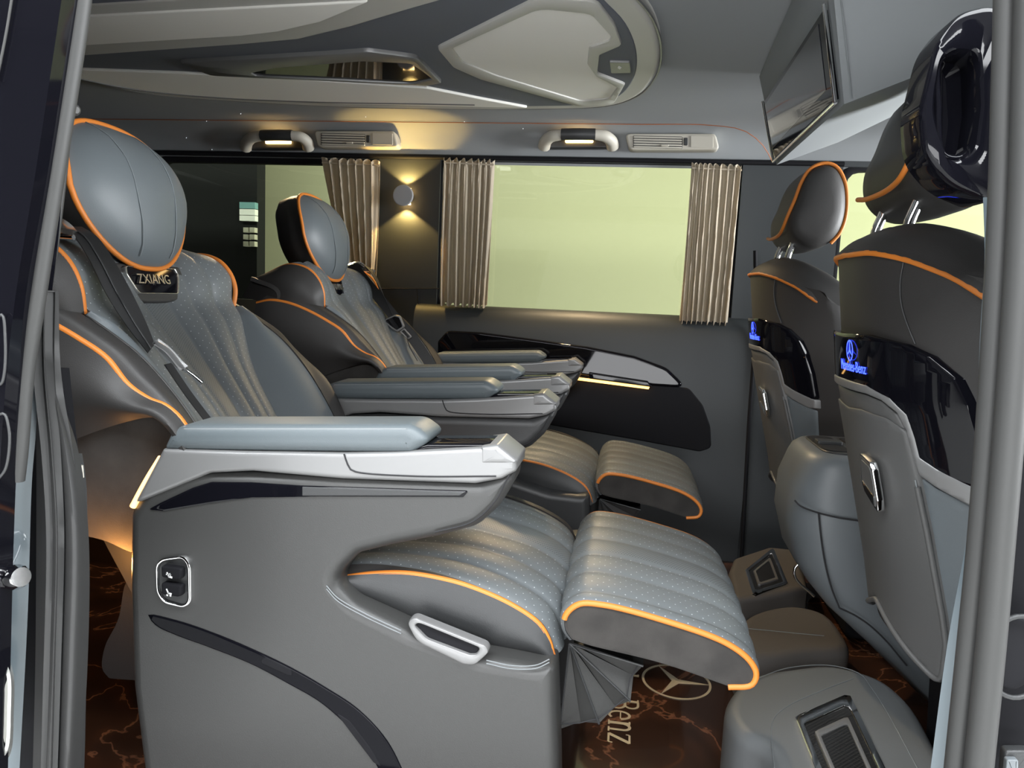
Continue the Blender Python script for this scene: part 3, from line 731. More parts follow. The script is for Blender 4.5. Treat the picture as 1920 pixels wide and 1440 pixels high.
def seat(dy, mirror_belt, label, group, cush_off, head_off, detail):
    global OFF
    OFF = np.array([0, dy, 0.0])
    s = thing('captain_seat', label, 'seat', (-.35, YC, 0), group)
    inner_leather = 'blue'
    # ---------- base
    slab('seat_base', rpoly([(-.60, .12, .03), (-.10, .12, .03), (-.095, .34, .03), (-.30, .385, .05), (-.60, .36, .03)], .02), frame_y(.985), .40, M['dgrey'], s, r=.01)
    slab('base_plinth', rpoly([(-.50, .0, .01), (-.14, .0, .01), (-.12, .13, .01), (-.52, .13, .01)], .01), frame_y(1.02), .33, M['black'], s, r=.008)
    # ---------- arms
    arm(s, .92, detail, 1)
    a0 = OFF.copy(); OFF = OFF + np.array([0, .527, 0]); arm(s, .92, False, -1, .078 if detail else .052); OFF = a0
    # ---------- cushion
    OFF = np.array([cush_off[0], dy + cush_off[1], cush_off[2]])
    pipe = np.vstack([PL([(560, 1100), (645, 1083), (700, 1076), (760, 1075), (820, 1084), (880, 1100), (960, 1135), (1010, 1170), (1028, 1200), (1036, 1228)], .962)])
    blue = np.vstack([PL([(560, 1075), (645, 1062), (700, 1060), (760, 1066), (820, 1077), (880, 1096), (960, 1131), (1014, 1168), (1032, 1196), (1042, 1228)], .975)])
    mid = (pipe + mir(pipe)) / 2 + np.array([(0, 0, .006)] * 4 + [(.004, 0, .014)] * 2 + [(.012, 0, .018), (.02, 0, .012), (.022, 0, .004), (.02, 0, -.004)])
    q1 = (blue * .55 + mid * .45) + np.array([(0, 0, .004)] * 5 + [(.004, 0, .008)] * 3 + [(.004, 0, 0)] * 2); 
    G = skin_grid([blue, q1, mid, mir(q1), mir(blue)], 60, 91)
    G = ribs(G, [0, .12, .25, .41, .59, .75, .88, 1], .006)
    vv = np.linspace(-.21, .21, 91)
    ss = np.concatenate([[0], np.cumsum(np.linalg.norm(np.diff(G[45], axis=0), axis=1))])
    uv = np.stack(np.broadcast_arrays(ss[None, :], vv[:, None]), 2)
    cu = grid_mesh('seat_cushion', G, M['perf'], s, uv=uv, thick=.02)
    for side in (lambda p: p, mir):
        skin('cushion_bolster', [side(pipe), side(blue) + np.array([0, 0, .002])], M['char'], s, nu=50, nv=6, thick=.006)
        low = np.vstack([PL([(560, 1130), (645, 1090), (665, 1112), (720, 1140), (800, 1176), (880, 1206), (960, 1222), (1010, 1230), (1026, 1232), (1034, 1232)], .975)])
        mi = pipe * .45 + low * .55 + np.array([0, -.012, 0])
        skin('cushion_side', [side(pipe), side(mi), side(low)], M['dgrey'], s, nu=50, nv=10, thick=.004)
        tube('piping', side(pipe)[1:] , .0042, M['pipe'], s, n=8, k=60)
    # ---------- leg rest
    path = PL([(1072, 1200), (1060, 1182), (1060, 1155), (1085, 1133), (1130, 1134), (1250, 1165), (1360, 1205), (1405, 1238), (1418, 1264), (1409, 1284), (1365, 1288)], .97)
    pth = spline(path, 70); far_ = mir(pth)
    Ys = np.linspace(0, 1, 91)[:, None, None]
    G = pth[None] * (1 - Ys) + far_[None] * Ys
    dome = (np.sin(np.pi * np.linspace(0, 1, 91)) ** .6 * .006)[:, None, None]
    G = G + grid_normals(G) * (-dome if grid_normals(G)[45, 30][2] < 0 else dome)
    sg = 1 if grid_normals(G)[45, 30][2] > 0 else -1
    G = ribs(G, [0, .07, .24, .41, .59, .76, .93, 1], .005 * sg)
    ss = np.concatenate([[0], np.cumsum(np.linalg.norm(np.diff(pth, axis=0), axis=1))])
    uv = np.stack(np.broadcast_arrays(ss[None, :], vv[:, None]), 2)
    grid_mesh('leg_rest', G, M['perf'], s, uv=uv)
    cap = np.vstack([pth, spline(PL([(1365, 1288), (1240, 1245), (1100, 1210), (1072, 1200)], .97), 16)[1:-1]])
    slab('leg_rest_body', to2(cap), frame_y(.969), 2 * (YC - .969), M['suede'], s, r=.004, seg=2)
    tube('piping', pth[6:], .0042, M['pipe'], s, n=8, raw=True); tube('piping', far_[6:], .0042, M['pipe'], s, n=8, raw=True)
    # ---------- pleated skirt between cushion and leg rest
    ap = P(1068, 1205, 1.0)
    outer = PL([(1050, 1364), (1090, 1362), (1128, 1352), (1158, 1330), (1182, 1312), (1186, 1280), (1195, 1252), (1206, 1245)], 1.0)
    outer = resample(outer, 7)
    V = []; F = []
    for k, p in enumerate(outer):
        yo = .012 if k % 2 else -.004
        V += [ap + np.array([0, yo * .3, 0]), p + np.array([0, yo, 0]), p + np.array([0, .36 - yo, 0]), ap + np.array([0, .36, 0])]
    for k in range(len(outer) - 1):
        a, b = 4 * k, 4 * k + 4
        F += [[a, a + 1, b + 1], [a + 1, a + 2, b + 2, b + 1], [a + 2, a + 3, b + 2]]
    pl = mesh('pleated_skirt', V, F, M['grey'] if detail else M['char'], s, smooth=False)
    for k in range(0, 7, 2):
        tube('pleat_edge', [ap + np.array([0, -.003, 0]), outer[k] + np.array([0, -.006, 0])], .0016, M['dgrey'], pl, n=6, k=4)
    tube('hem_seam', outer + (ap - outer) * .06 + np.array([0, -.004, 0]), .0009, M['dstitch'], pl, n=6, raw=True)
    tube('bracket_bar', [(-.10, YC - .1, .33), (.10, YC - .1, .35)], .012, M['black'], s, n=8, k=6)
    OFF = np.array([0, dy, 0.0])
    # ---------- backrest: edge line of the shoulder, seam of the side bolster
    sh_edge = np.vstack([P(20, 470, .99), P(58, 452, .98), P(97, 460, .975), P(125, 487, .975), P(144, 522, .978), P(157, 585, .985)])
    seam = np.vstack([P(157, 588, 1.00), P(200, 618, 1.02), P(260, 665, 1.03), P(320, 730, 1.035), P(375, 812, 1.04), P(430, 905, 1.04)])
    R0 = np.vstack([P(80, 430, 1.0), P(110, 470, 1.0), P(150, 520, 1.01)])
    left = np.vstack([P(40, 446, .972), P(97, 460, .968), P(130, 492, .969), P(150, 535, .972), P(158, 588, .978), mir(np.array([P(456, 598, 1.375), P(464, 650, 1.345), P(484, 710, 1.325), P(506, 755, 1.315), P(528, 798, 1.31), P(575, 890, 1.31)]))])
    ridge = np.vstack([P(-10, 540, .958), P(60, 554, .962), P(110, 570, .964), P(160, 592, .968), P(200, 620, .968), P(262, 668, .968), P(330, 745, .97), P(378, 815, .972), P(440, 925, .975)])
    cen = np.vstack([P(225, 450, YC), P(240, 480, YC), P(255, 510, YC), P(275, 550, YC), P(300, 590, YC), P(335, 640, YC), P(372, 690, YC), P(412, 745, YC), P(455, 815, YC), P(510, 920, YC)])
    left_ = spline(left, 12); cen_ = spline(cen, 12)
    q1 = left_ * .5 + cen_ * .5 + np.array([.008, 0, .004])
    G = skin_grid([left_, q1, cen_, mir(q1), mir(left_)], 80, 101)
    sg = 1 if grid_normals(G)[50, 35][0] > 0 else -1
    G = ribs(G, [0, .16, .30, .42, .58, .70, .84, 1], .005 * sg)
    ss = np.concatenate([[0], np.cumsum(np.linalg.norm(np.diff(G[50], axis=0), axis=1))])
    vv2 = np.linspace(-.185, .185, 101)
    uv = np.stack(np.broadcast_arrays(ss[None, :], vv2[:, None]), 2)
    grid_mesh('backrest', G, M['perf'], s, uv=uv, thick=.03 * sg)
    for side in (lambda p: np.array(p), mir):
        # shoulder
        top = np.vstack([P(-30, 480, .975), P(40, 446, .965), P(97, 460, .965), P(130, 492, .967), P(150, 535, .97), P(158, 588, .978)])
        outb = top + np.array([(-.06, -.005, -.06), (-.05, -.02, -.10), (-.05, -.028, -.10), (-.05, -.028, -.08), (-.04, -.025, -.05), (-.02, -.015, -.02)])
        midb = top * .5 + outb * .5 + np.array([0.0, -.012, .01])
        skin('shoulder_bolster', [side(top), side(midb), side(outb)], M['char'], s, nu=40, nv=10, thick=.004)
        tube('piping', side(top), .0045, M['pipe'], s, n=8, k=50)
        # side bolster: outer face, piping, rounded front
        pp = np.vstack([P(-75, 575, .935), P(-35, 566, .932), P(25, 576, .932), P(90, 603, .932), P(150, 637, .932), P(200, 672, .932), P(240, 722, .933), P(280, 750, .934), P(310, 762, .935), P(335, 783, .936), P(356, 815, .938), P(385, 880, .94)])
        sm = spline(ridge, 12)
        mi = pp * .5 + sm * .5 + np.array([.005, -.007, .005])
        skin('side_bolster', [side(pp), side(mi), side(sm)], M['char'], s, nu=60, nv=12, thick=.006)
        rl = spline(ridge[3:], 12); ll = spline(left[4:], 12)
        skin('bolster_lining', [side(rl), side(rl * .5 + ll * .5 + np.array([.010, .0, .006])), side(ll + np.array([-.002, .004, 0]))], M['blue'], s, nu=50, nv=14, thick=.004)
        tube('stitching', side(rl + np.array([.0, .001, .001])), .0016, M['char'], s, n=6, k=50)
        lo_ = np.vstack([P(-60, 800, .95), P(-20, 830, .945), P(30, 842, .94), P(80, 838, .937), P(140, 822, .934), P(190, 803, .934), P(240, 786, .935), P(275, 778, .936), P(305, 780, .937), P(332, 798, .94), P(352, 822, .942), P(380, 885, .945)])
        m2 = pp * .5 + lo_ * .5 + np.array([-.004, -.02, 0])
        skin('bolster_side', [side(pp), side(m2), side(lo_)], M['char'], s, nu=60, nv=12, thick=.004)
        tube('piping', side(pp), .0048, M['pipe'], s, n=8, k=70)
        # suede lower side
        su = np.vstack([P(60, 1000, .985), P(100, 1000, .985), P(150, 1000, .985), P(200, 1010, .985), P(245, 1030, .985), P(280, 1040, .985), P(320, 1050, .985), P(350, 1055, .985), P(370, 1060, .985), P(390, 1060, .985), P(410, 1060, .985), P(430, 1060, .985)])
        lo3 = lo_ + np.array([0, .008, 0])
        skin('suede_side', [side(lo3), side(lo3 * .5 + su * .5), side(su)], M['suede'], s, nu=40, nv=8, thick=.005)
    if detail: tube('piping', PL([(566, 676), (575, 690), (592, 716), (610, 748), (632, 795)], 1.425), .0045, M['pipe'], s, n=8, k=30)
    # rear shell of the backrest
    L_ = np.array(left); bk = np.array([-.085, 0, -.035])
    Lb = np.vstack([L_[0] + bk, L_[2] + bk, L_[4] + bk * 1.2, L_[6] + bk * 1.2, L_[7] + bk * .6])
    Lb[:, 1] -= .035
    skin('back_shell', [Lb, (Lb + mir(Lb)) / 2 + np.array([-.03, 0, -.015]), mir(Lb)], M['char'], s, nu=30, nv=20, thick=.01)
    # reclining frame rail beside the base
    skin('frame_rail', [PL([(120, 850), (175, 975), (238, 1095), (290, 1190)], 1.02), PL([(150, 850), (205, 950), (258, 1060), (310, 1150)], 1.02)], M['beige'] if False else M['dgrey'], s, nu=20, nv=3, thick=.015)
    skin('suede_flap', [PL([(262, 1080), (238, 1090), (222, 1160), (196, 1215), (192, 1255), (205, 1272)], 1.03), PL([(300, 1080), (290, 1090), (290, 1160), (290, 1215), (290, 1255), (290, 1278)], 1.03)], M['carpet'], s, nu=30, nv=4, thick=.01)
    # ---------- headrest
    OFF = np.array([head_off[0], dy, head_off[2]])
    c = P(238, 372, 1.177) + np.array([.022, 0, .004]); up = np.array([-.16, 0, 1.0]); up /= np.linalg.norm(up); fw = np.array([up[2], 0, -up[0]])
    hw, hh, hd = .143, .121, .085
    def hr(a, b, k=1.0, e=2.6):
        """front rim: rounded-square outline in the head plane"""
        ca, sa = math.cos(a), math.sin(a)
        x = math.copysign(abs(ca) ** (2 / e), ca) * hw; z = math.copysign(abs(sa) ** (2 / e), sa) * hh
        wdt = 1.0 - .30 * max(0, -z / hh) ** 1.3 - .05 * max(0, z / hh)
        return x * wdt * k, z * k
    n = 64; rings = []
    ang = np.linspace(0, 2 * math.pi, n, endpoint=False)
    def ringp(k, d, lift=0.0):
        o = []
        for a in ang:
            x, z = hr(a, 0, k); bow = -.012 * (x / hw) ** 2 - .040 * (max(0, z) / hh) ** 2
            o.append(c + np.array([0, 1, 0]) * x + up * (z + lift) + fw * (d + bow))
        return np.array(o)
    Fr = [ringp(.02, .040), ringp(.3, .0385), ringp(.55, .034), ringp(.78, .025), ringp(.92, .013), ringp(1.0, 0)]
    V = np.vstack(Fr); FF = grid_faces(len(Fr), n, True); FF.append(list(range(n)))
    hf = mesh('headrest', V, FF, M['blue'], s, sharp=80)
    Bk = [ringp(1.0, 0), ringp(1.0, -.03), ringp(.95, -.065), ringp(.8, -.09), ringp(.5, -.105), ringp(.05, -.11)]
    V = np.vstack(Bk); FF = grid_faces(len(Bk), n, True); FF.append(list(range((len(Bk) - 1) * n, len(Bk) * n)))
    mesh('headrest_back', V, FF, M['char'], s, sharp=80)
    tube('piping', ringp(1.012, .001), .0045, M['pipe'], s, n=8, closed=True, raw=True)
    for xx, m_ in ((-.055, 1), (.045, 1)):
        line = []
        for z in np.linspace(-.105, .118, 24):
            xk = xx * (1 - .25 * (z < 0) * abs(z) / .128); k = max(abs(xk) / hw, abs(z) / hh)
            kk = min(1, (abs(xk / hw) ** 2.6 + abs(z / hh) ** 2.6) ** (1 / 2.6))
            d = np.interp(kk, [.02, .3, .55, .78, .92, 1.0], [.040, .0385, .034, .025, .013, 0]); bow = -.012 * (xk / hw) ** 2 - .040 * (max(0, z) / hh) ** 2
            line.append(c + np.array([0, xk, 0]) + up * z + fw * (d + bow + .0004))
        tube('seam', line, .0010, M['hseam'], hf, n=6, raw=True)
    # ---------- badge under the headrest
    bc = P(264, 530, YC - .005) + np.array([.026, 0, .004])
    bup = np.array([-.32, 0, 1.0]); bup /= np.linalg.norm(bup); by = np.array([0, 1.0, 0]); bn = np.cross(by, bup)
    fr = (bc, by, bup, bn)
    bo = rpoly([(-.092, .030, .004), (.092, .030, .004), (.098, .012, .01), (.084, -.030, .014), (.03, -.036, .02), (-.03, -.036, .02), (-.084, -.030, .014), (-.098, .012, .01)], .01)
    bo = bo * .86
    hz = slab('badge_housing', bo * 1.16, (bc - bn * .004, by, bup, bn), .02, M['char'], s, r=.004)
    bi = rpoly([(-.078, .026, .003), (.078, .026, .003), (.082, .012, .008), (.062, -.026, .01), (-.062, -.026, .01), (-.082, .012, .008)], .006)
    bi = bi * .84
    ring('badge_frame', bi * 1.06, bi, (bc + bn * .003, by, bup, bn), .012, M['brass'], s, n=70, lip=.002)
    slab('badge_plate', bi, (bc, by, bup, bn), .006, M['gloss'], s, r=.001, seg=1)
    V, F = text_vf('ZXIANG', .0235, .0012)
    mesh('badge_lettering', place(V, bc + bn * .0035 + bup * .001 - by * .006, by, bup), F, M['brass'], s, smooth=False, label='raised metal letters')
    OFF = np.array([0, dy, 0.0])
    # ---------- belt over the shoulder
    side = mir if mirror_belt else (lambda p: np.array(p))
    la = np.vstack([P(96, 432, .985), P(125, 450, .985), P(152, 490, .985), P(187, 560, .992), P(226, 620, 1.0), P(264, 668, 1.005)]) + np.array([.012, 0, .006])
    lb = np.vstack([P(140, 432, 1.03), P(168, 450, 1.03), P(196, 488, 1.03), P(232, 552, 1.03), P(260, 610, 1.03), P(277, 652, 1.025)]) + np.array([.012, 0, .006])
    bg_ = skin('seat_belt', [side(la), side(lb)], M['belt'], s, nu=40, nv=5, thick=.0015)
    tube('belt_edge', side(la * .62 + lb * .38 + np.array([.001, 0, .001])), .0012, M['dgrey'], bg_, n=6, k=40)
    l2 = np.vstack([P(292, 690, 1.01), P(330, 745, 1.03), P(372, 800, 1.04)]) + np.array([.014, 0, .006])
    skin('lower_belt', [side(l2), side(l2 + np.array([.004, .012, .002]))], M['belt'], s, nu=20, nv=3, thick=.0015)
    gd = skin('belt_anchor', [side(PL([(60, 420), (98, 410), (122, 424), (136, 440)], .99)), side(PL([(60, 440), (98, 438), (120, 438), (136, 442)], .97))], M['brass'], s, nu=16, nv=5, thick=.008)
    tube('anchor_bar', side(PL([(70, 440), (100, 443), (138, 445)], .975)), .004, M['chrome'], s, n=8, k=14)
    if not mirror_belt:
        tg = skin_grid([PL([(262, 652), (284, 676), (308, 698), (320, 704)], 1.0), PL([(268, 646), (292, 662), (314, 688), (322, 698)], .995), PL([(276, 650), (298, 668), (318, 690), (324, 698)], 1.01)], 16, 9) + np.array([.02, 0, .008])
        tn = grid_mesh('buckle_tongue', tg, M['satin'], s, thick=.008)
        tube('tongue_blade', np.array(PL([(318, 698), (338, 712), (356, 727)], 1.005)) + np.array([.02, 0, .008]), .0035, M['chrome'], tn, n=8, k=12)
    else:
        # tongue shown face on: bezel, dark face, slotted blade (traced where it stands)
        Yt = 2.20 - dy; fr = frame_y(Yt)
        o_ = OY([(717, 601, .006), (742, 590, .008), (750, 593, .006), (758, 612, .006), (746, 622, .008), (734, 618, .006)], Yt)
        def at2(pts, r=.004): 
            return rpoly([tuple(to2([P(a[0], a[1], 2.20)])[0]) + tuple(a[2:]) for a in pts], r)
        o_ = at2([(716, 601, .008), (740, 590, .012), (750, 592, .008), (759, 613, .008), (745, 623, .01), (734, 617, .006)])
        tn = slab('buckle_tongue', o_, frame_y(Yt), .01, M['satin'], s, r=.003)
        slab('tongue_face', at2([(721, 601, .005), (740, 593, .008), (748, 595, .006), (755, 612, .006), (744, 619, .006), (735, 613, .005)]), frame_y(Yt - .0008), .004, M['gloss'], tn, r=.001, seg=1)
        ring('tongue_blade', at2([(748, 622, .002), (757, 615, .002), (772, 632, .004), (764, 637, .004)]), at2([(752, 622, .001), (757, 619, .001), (768, 632, .002), (764, 634, .002)]), frame_y(Yt + .003), .003, M['satin'], tn, n=40, lip=.001)
        bl = np.array([P(650, 500, 2.22), P(690, 548, 2.22), P(730, 598, 2.21), P(760, 632, 2.21), P(800, 690, 2.21)]) - np.array([0, dy, 0])
        skin('webbing', [bl, bl + np.array([.03, .008, .012])], M['belt'], s, nu=24, nv=3, thick=.0015)
    OFF = np.zeros(3)
    return s

near_seat = seat(0.0, False, 'reclined captain seat beside the open door with switch panel on its armrest', 'reclining captain seats', (0, 0, 0), (0, 0, 0), True)
far_seat = seat(.865, True, 'reclined captain seat beside the curtained far window', 'reclining captain seats', (.012, 0, -.025), (-.02, 0, 0), False)

# ================================================================== front seats (seen from behind)
def mirf(p): q = np.array(p, float).copy(); q[:, 1] = 2 * FYC - q[:, 1]; return q
def zs(pts, off): return np.array([PF(a[0], a[1], off) for a in pts])
from mathutils.geometry import delaunay_2d_cdt
def wrap_plate(name, poly, off, m, parent, thick=.012, step=.011, label=None):
    """plate bent over the rear surface; poly is its outline in (y, z)"""
    poly = densify(np.array(poly), .008)
    a = (poly[:, 0] * np.roll(poly[:, 1], -1) - np.roll(poly[:, 0], -1) * poly[:, 1]).sum()
    if a < 0: poly = poly[::-1].copy()
    inn = shrink(poly, .002); k = len(poly)
    lo, hi = inn.min(0), inn.max(0)
    g = [Vector((y, z)) for y in np.arange(lo[0] + step * .4, hi[0], step) for z in np.arange(lo[1] + step * .4, hi[1], step)]
    b = inn
    def inside(p):
        x, y = p; c = False
        for i in range(k):
            (x1, y1), (x2, y2) = b[i - 1], b[i]
            if (y1 > y) != (y2 > y) and x < (x2 - x1) * (y - y1) / (y2 - y1) + x1: c = not c
        return c
    g = [p for p in g if inside(p)]
    pts = [Vector(p) for p in inn] + g
    r = delaunay_2d_cdt(pts, [(i, (i + 1) % k) for i in range(k)], [], 1, 1e-6)
    P2 = np.array([tuple(v) for v in r[0]]); T = [list(f) for f in r[2]]
    V = [(fx(y, z) - off, y, z) for y, z in P2]; n0 = len(V)
    # boundary: rounded lip and side wall
    orig = r[3]; idx = {}
    for i, o_ in enumerate(orig):
        for q in o_:
            if q < k: idx[q] = i
    F = T
    r1 = len(V); V += [(fx(y, z) - off + .0018, y, z) for y, z in poly]
    r2 = len(V); V += [(fx(y, z) - off + thick, y, z) for y, z in poly]
    for i in range(k):
        l = (i + 1) % k
        if i in idx and l in idx: F.append([idx[i], idx[l], r1 + l, r1 + i])
        F.append([r1 + i, r1 + l, r2 + l, r2 + i])
    return mesh(name, V, F, m, parent, label=label, sharp=50)
def sym(px, off, r=.004):
    """outline from its traced near half (first and last point on the centre line)"""
    q = zs(px, off); h = [(p[1], p[2]) for p in q]; h[0] = (FYC, h[0][1]); h[-1] = (FYC, h[-1][1])
    return rpoly(h + [(2 * FYC - y, z) for y, z in h[-2:0:-1]], r)
def front_seat(dy, label, group, hoff):
    global OFF
    OFF = np.array([0, dy, 0.0])
    s = thing('car_seat', label, 'seat', (.55, 1.185, 0), group)
    zz = np.linspace(.916, .34, 40); rows = []
    for z in zz:
        hw = float(np.interp(z, [.10, .4, .62, .8, .87, .916], [.225, .235, .24, .238, .234, .226]))
        e = float(fx(FYC + hw, z)); x0 = float(fx(FYC, z))
        rows.append([(x0 + .24, FYC - hw + .03, z), (e + .05, FYC - hw - .004, z), (e + .02, FYC - hw - .006, z)] + [(float(fx(y, z)), y, z) for y in np.linspace(FYC - hw, FYC + hw, 21)] + [(e + .02, FYC + hw + .006, z), (e + .05, FYC + hw + .004, z), (x0 + .24, FYC + hw - .03, z)])
    rows = np.array(rows); f_ = ((rows[:, :, 2] - .34) / .576)
    ed = np.minimum(np.abs(rows[:, :, 1] - FYC) / .238, 1.0); drop = .058 * ed ** 2; drop[:, [0, -1]] = .13; drop[:, [1, -2]] = .085; drop[:, [2, -3]] = .072
    rows[:, :, 2] -= drop * f_
    rows[:, 3:-3, 0] = fx(rows[:, 3:-3, 1], rows[:, 3:-3, 2])
    G = np.array([spline(r, 60) for r in rows]); n_ = 60
    V = G.reshape(-1, 3); F = grid_faces(40, n_) + [list(range(n_)), list(range(39 * n_, 40 * n_))[::-1]]
    F += [[j * n_, j * n_ + n_ - 1, (j + 1) * n_ + n_ - 1, (j + 1) * n_][::-1] for j in range(39)]
    mesh('seat_back', V, F, M['char'], s, sharp=50)
    slab('seat_frame', rpoly([(.58, .02, .02), (1.0, .02, .02), (1.0, .36, .03), (.56, .40, .03)], .02), frame_y(1.0), .37, M['black'], s, r=.01)
    ph = [PF(a, b, .003) for a, b in ((1590, 480), (1605, 476), (1630, 474), (1660, 478), (1700, 487), (1740, 501), (1790, 522), (1845, 556))]
    ph = np.array([p for p in ph if p[1] < FYC - .004]); ph[0][2] = max(ph[0][2], ph[1][2])
    c0 = np.array([[float(fx(FYC, ph[0][2])) - .003, FYC, ph[0][2] + .001]])
    ph[:, 0] = [float(fx(y, z)) - .003 for y, z in ph[:, 1:]]
    e_ = ph[-1]; ph = np.vstack([ph, e_ + np.array([.035, -.006, -.022]), e_ + np.array([.085, -.008, -.055])])
    pip = np.vstack([ph[::-1], c0, mirf(ph)])
    tube('piping', pip, .0042, M['pipe'], s, n=8, k=90)
    pip = spline(pip, 41); u_ = np.abs(np.linspace(-1, 1, 41))[:, None]
    top_ = pip + np.concatenate([.085 - .02 * u_, 0 * u_, .034 - .014 * u_ ** 2], 1)
    top_[:, 1] = FYC + (top_[:, 1] - FYC) * .97
    bk = pip + np.concatenate([.19 - .06 * u_, 0 * u_, -.05 + 0 * u_], 1)
    skin('shoulder_cushion', [pip, pip * .55 + top_ * .45 + np.array([-.006, 0, .011]), top_, bk], M['char'], s, nu=41, nv=20, thick=.004)
    for f in (lambda p: p, mirf):
        tube('seam', f(np.array([PF(a, b, .001) for a, b in ((1694, 492), (1688, 530), (1690, 570), (1700, 605), (1716, 645))])), .0012, M['dgrey'], s, n=6, k=30)
    wrap_plate('gloss_panel', sym([(1592, 627), (1620, 627), (1690, 645), (1740, 668), (1790, 710), (1815, 760), (1835, 830), (1848, 915), (1835, 935), (1755, 888), (1718, 862), (1708, 820), (1694, 782), (1664, 752), (1620, 728), (1592, 719)], .012), .012, M['gloss'], s, .014)
    wrap_plate('silver_trim', sym([(1592, 713), (1622, 722), (1666, 746), (1698, 778), (1713, 822), (1722, 858), (1758, 882), (1850, 926), (1850, 956), (1820, 950), (1752, 913), (1722, 891), (1708, 852), (1697, 807), (1679, 773), (1650, 750), (1622, 738), (1592, 730)], .0135, .003), .0135, M['satin'], s, .015, step=.006)
    wrap_plate('upper_leaf', sym([(1592, 732), (1622, 740), (1650, 752), (1678, 776), (1694, 806), (1700, 830), (1660, 800), (1622, 783), (1592, 780)], .008), .008, M['leaf'], s)
    wrap_plate('table_leaf', sym([(1592, 765), (1612, 767), (1660, 784), (1695, 808), (1706, 850), (1720, 905), (1740, 1000), (1775, 1210), (1766, 1284), (1690, 1165)], .012, .012), .012, M['leaf'], s, .014)
    for f in (lambda p: p, mirf):
        q = f(zs([(1724, 893), (1752, 915), (1850, 962), (1850, 1290), (1790, 1290), (1778, 1210), (1742, 1000)], .005))
        wrap_plate('pocket_side', rpoly([(p[1], p[2]) for p in q], .004), .005, M['blue'], s)
        tube('stitching', f(np.array([PF(a, b, .0135) for a, b in ((1716, 900), (1735, 1000), (1758, 1120), (1770, 1210))])), .001, M['stitch'], s, n=6, k=40)
    edge = sym([(1592, 765), (1612, 767), (1660, 784), (1695, 808), (1706, 850), (1720, 905), (1740, 1000), (1775, 1210), (1766, 1284), (1690, 1165)], .012, .012)
    low = [(y, z) for y, z in resample(edge, 160, True) if z < .60]
    cz0 = np.mean([z for y, z in low]); low = sorted(low, key=lambda p: math.atan2(p[0] - FYC, -(p[1] - .62)))
    tube('pocket_piping', [(float(fx(y, z)) - .013, y, z) for y, z in low], .0042, M['leaf'], s, n=8, k=120)
    # pull let into the middle of the leaf
    q = zs([(1622, 852), (1652, 870), (1660, 885), (1670, 940), (1668, 962), (1658, 955), (1632, 925), (1624, 900)], .012)
    xm = float(fx(FYC, q[:, 2].mean())) - .0175
    sl = (fx(FYC, .50) - fx(FYC, .60)) / .10; bv = np.array([-sl, 0, 1.0]); bv /= np.linalg.norm(bv); av = np.array([0, -1.0, 0]); nv_ = np.cross(av, bv)
    zc_ = float(q[:, 2].mean()); fr = (np.array([xm, 0, zc_]), av, bv, nv_)
    o2 = rpoly([(-p[1], (p[2] - zc_)) for p in q], .005); cc = o2.mean(0)
    sc = lambda k: cc + (o2 - cc) * k
    def sh(d): return (fr[0] - nv_ * d,) + fr[1:]
    h = slab('pull_frame', sc(1.06), fr, .010, M['chrome'], s, r=.002, seg=2)
    slab('pull_recess', sc(.86), sh(-.0008), .004, M['leaf'], h, r=.0005, seg=1)
    b0, b1 = o2.min(0), o2.max(0)
    mid_ = b0[1] + (b1[1] - b0[1]) * .48
    lipo = rpoly([(p[0], min(p[1], mid_)) for p in sc(.80) if p[1] < mid_ + .004], .001)
    slab('pull_lip', lipo, sh(-.0022), .004, M['chrome'], h, r=.0006, seg=1)
    # lit emblem and lettering on the gloss panel
    c = PF(1594, 657, .0132); top, bot = PF(1596, 638, .0132), PF(1592, 676, .0132); upv = top - bot; upv[1] = 0
    Rr = np.linalg.norm(upv) / 2; upv /= np.linalg.norm(upv); c[0] = float(fx(c[1], c[2])) - .0136
    V, F = star_vf(Rr, .0006, .10); ly = np.array([0, -1.0, 0])
    mesh('star_emblem', place(V, c, ly, upv), F, M['bluelamp'], s, smooth=False, label='blue lit ringed star emblem')
    V, F = text_vf('Mercedes-Benz', .022, .0002)
    k_ = .088 / (V[:, 0].max() - V[:, 0].min()); V = V * np.array([k_, 1.0, 1])
    pz = PF(1594, 687, .0132); W = place(V, (0, c[1], pz[2]), ly, upv); W[:, 0] = [float(fx(y, z)) - .0134 for y, z in W[:, 1:]] - V[:, 2]
    mesh('lit_lettering', W, F, M['bluelamp'], s, smooth=False, label='blue lit lettering')
    # headrest on two chrome posts (side outline traced on the far seat)
    pr = np.array([(.374, 1.046), (.387, 1.085), (.400, 1.129), (.416, 1.157), (.443, 1.170), (.470, 1.163), (.492, 1.131), (.502, 1.084), (.501, 1.041), (.491, 1.008), (.473, .986), (.44, .972), (.405, .980), (.380, 1.005)])
    o2 = spline(pr, 70, True); cc = np.array([.445, 1.07]); hy = 1.185 + hoff
    secs = [(-.140, .40), (-.136, .70), (-.128, .90), (-.115, 1.0), (-.08, 1.03), (0, 1.05), (.08, 1.03), (.115, 1.0), (.128, .90), (.136, .70), (.14, .40)]
    V = np.vstack([np.column_stack([cc[0] + (o2[:, 0] - cc[0]) * k, np.full(70, hy + y), cc[1] + (o2[:, 1] - cc[1]) * k]) for y, k in secs])
    F = grid_faces(len(secs), 70, True); F += [list(range(70)), list(range((len(secs) - 1) * 70, len(secs) * 70))[::-1]]
    hr_ = mesh('headrest', V, F, M['char'], s, sharp=70)
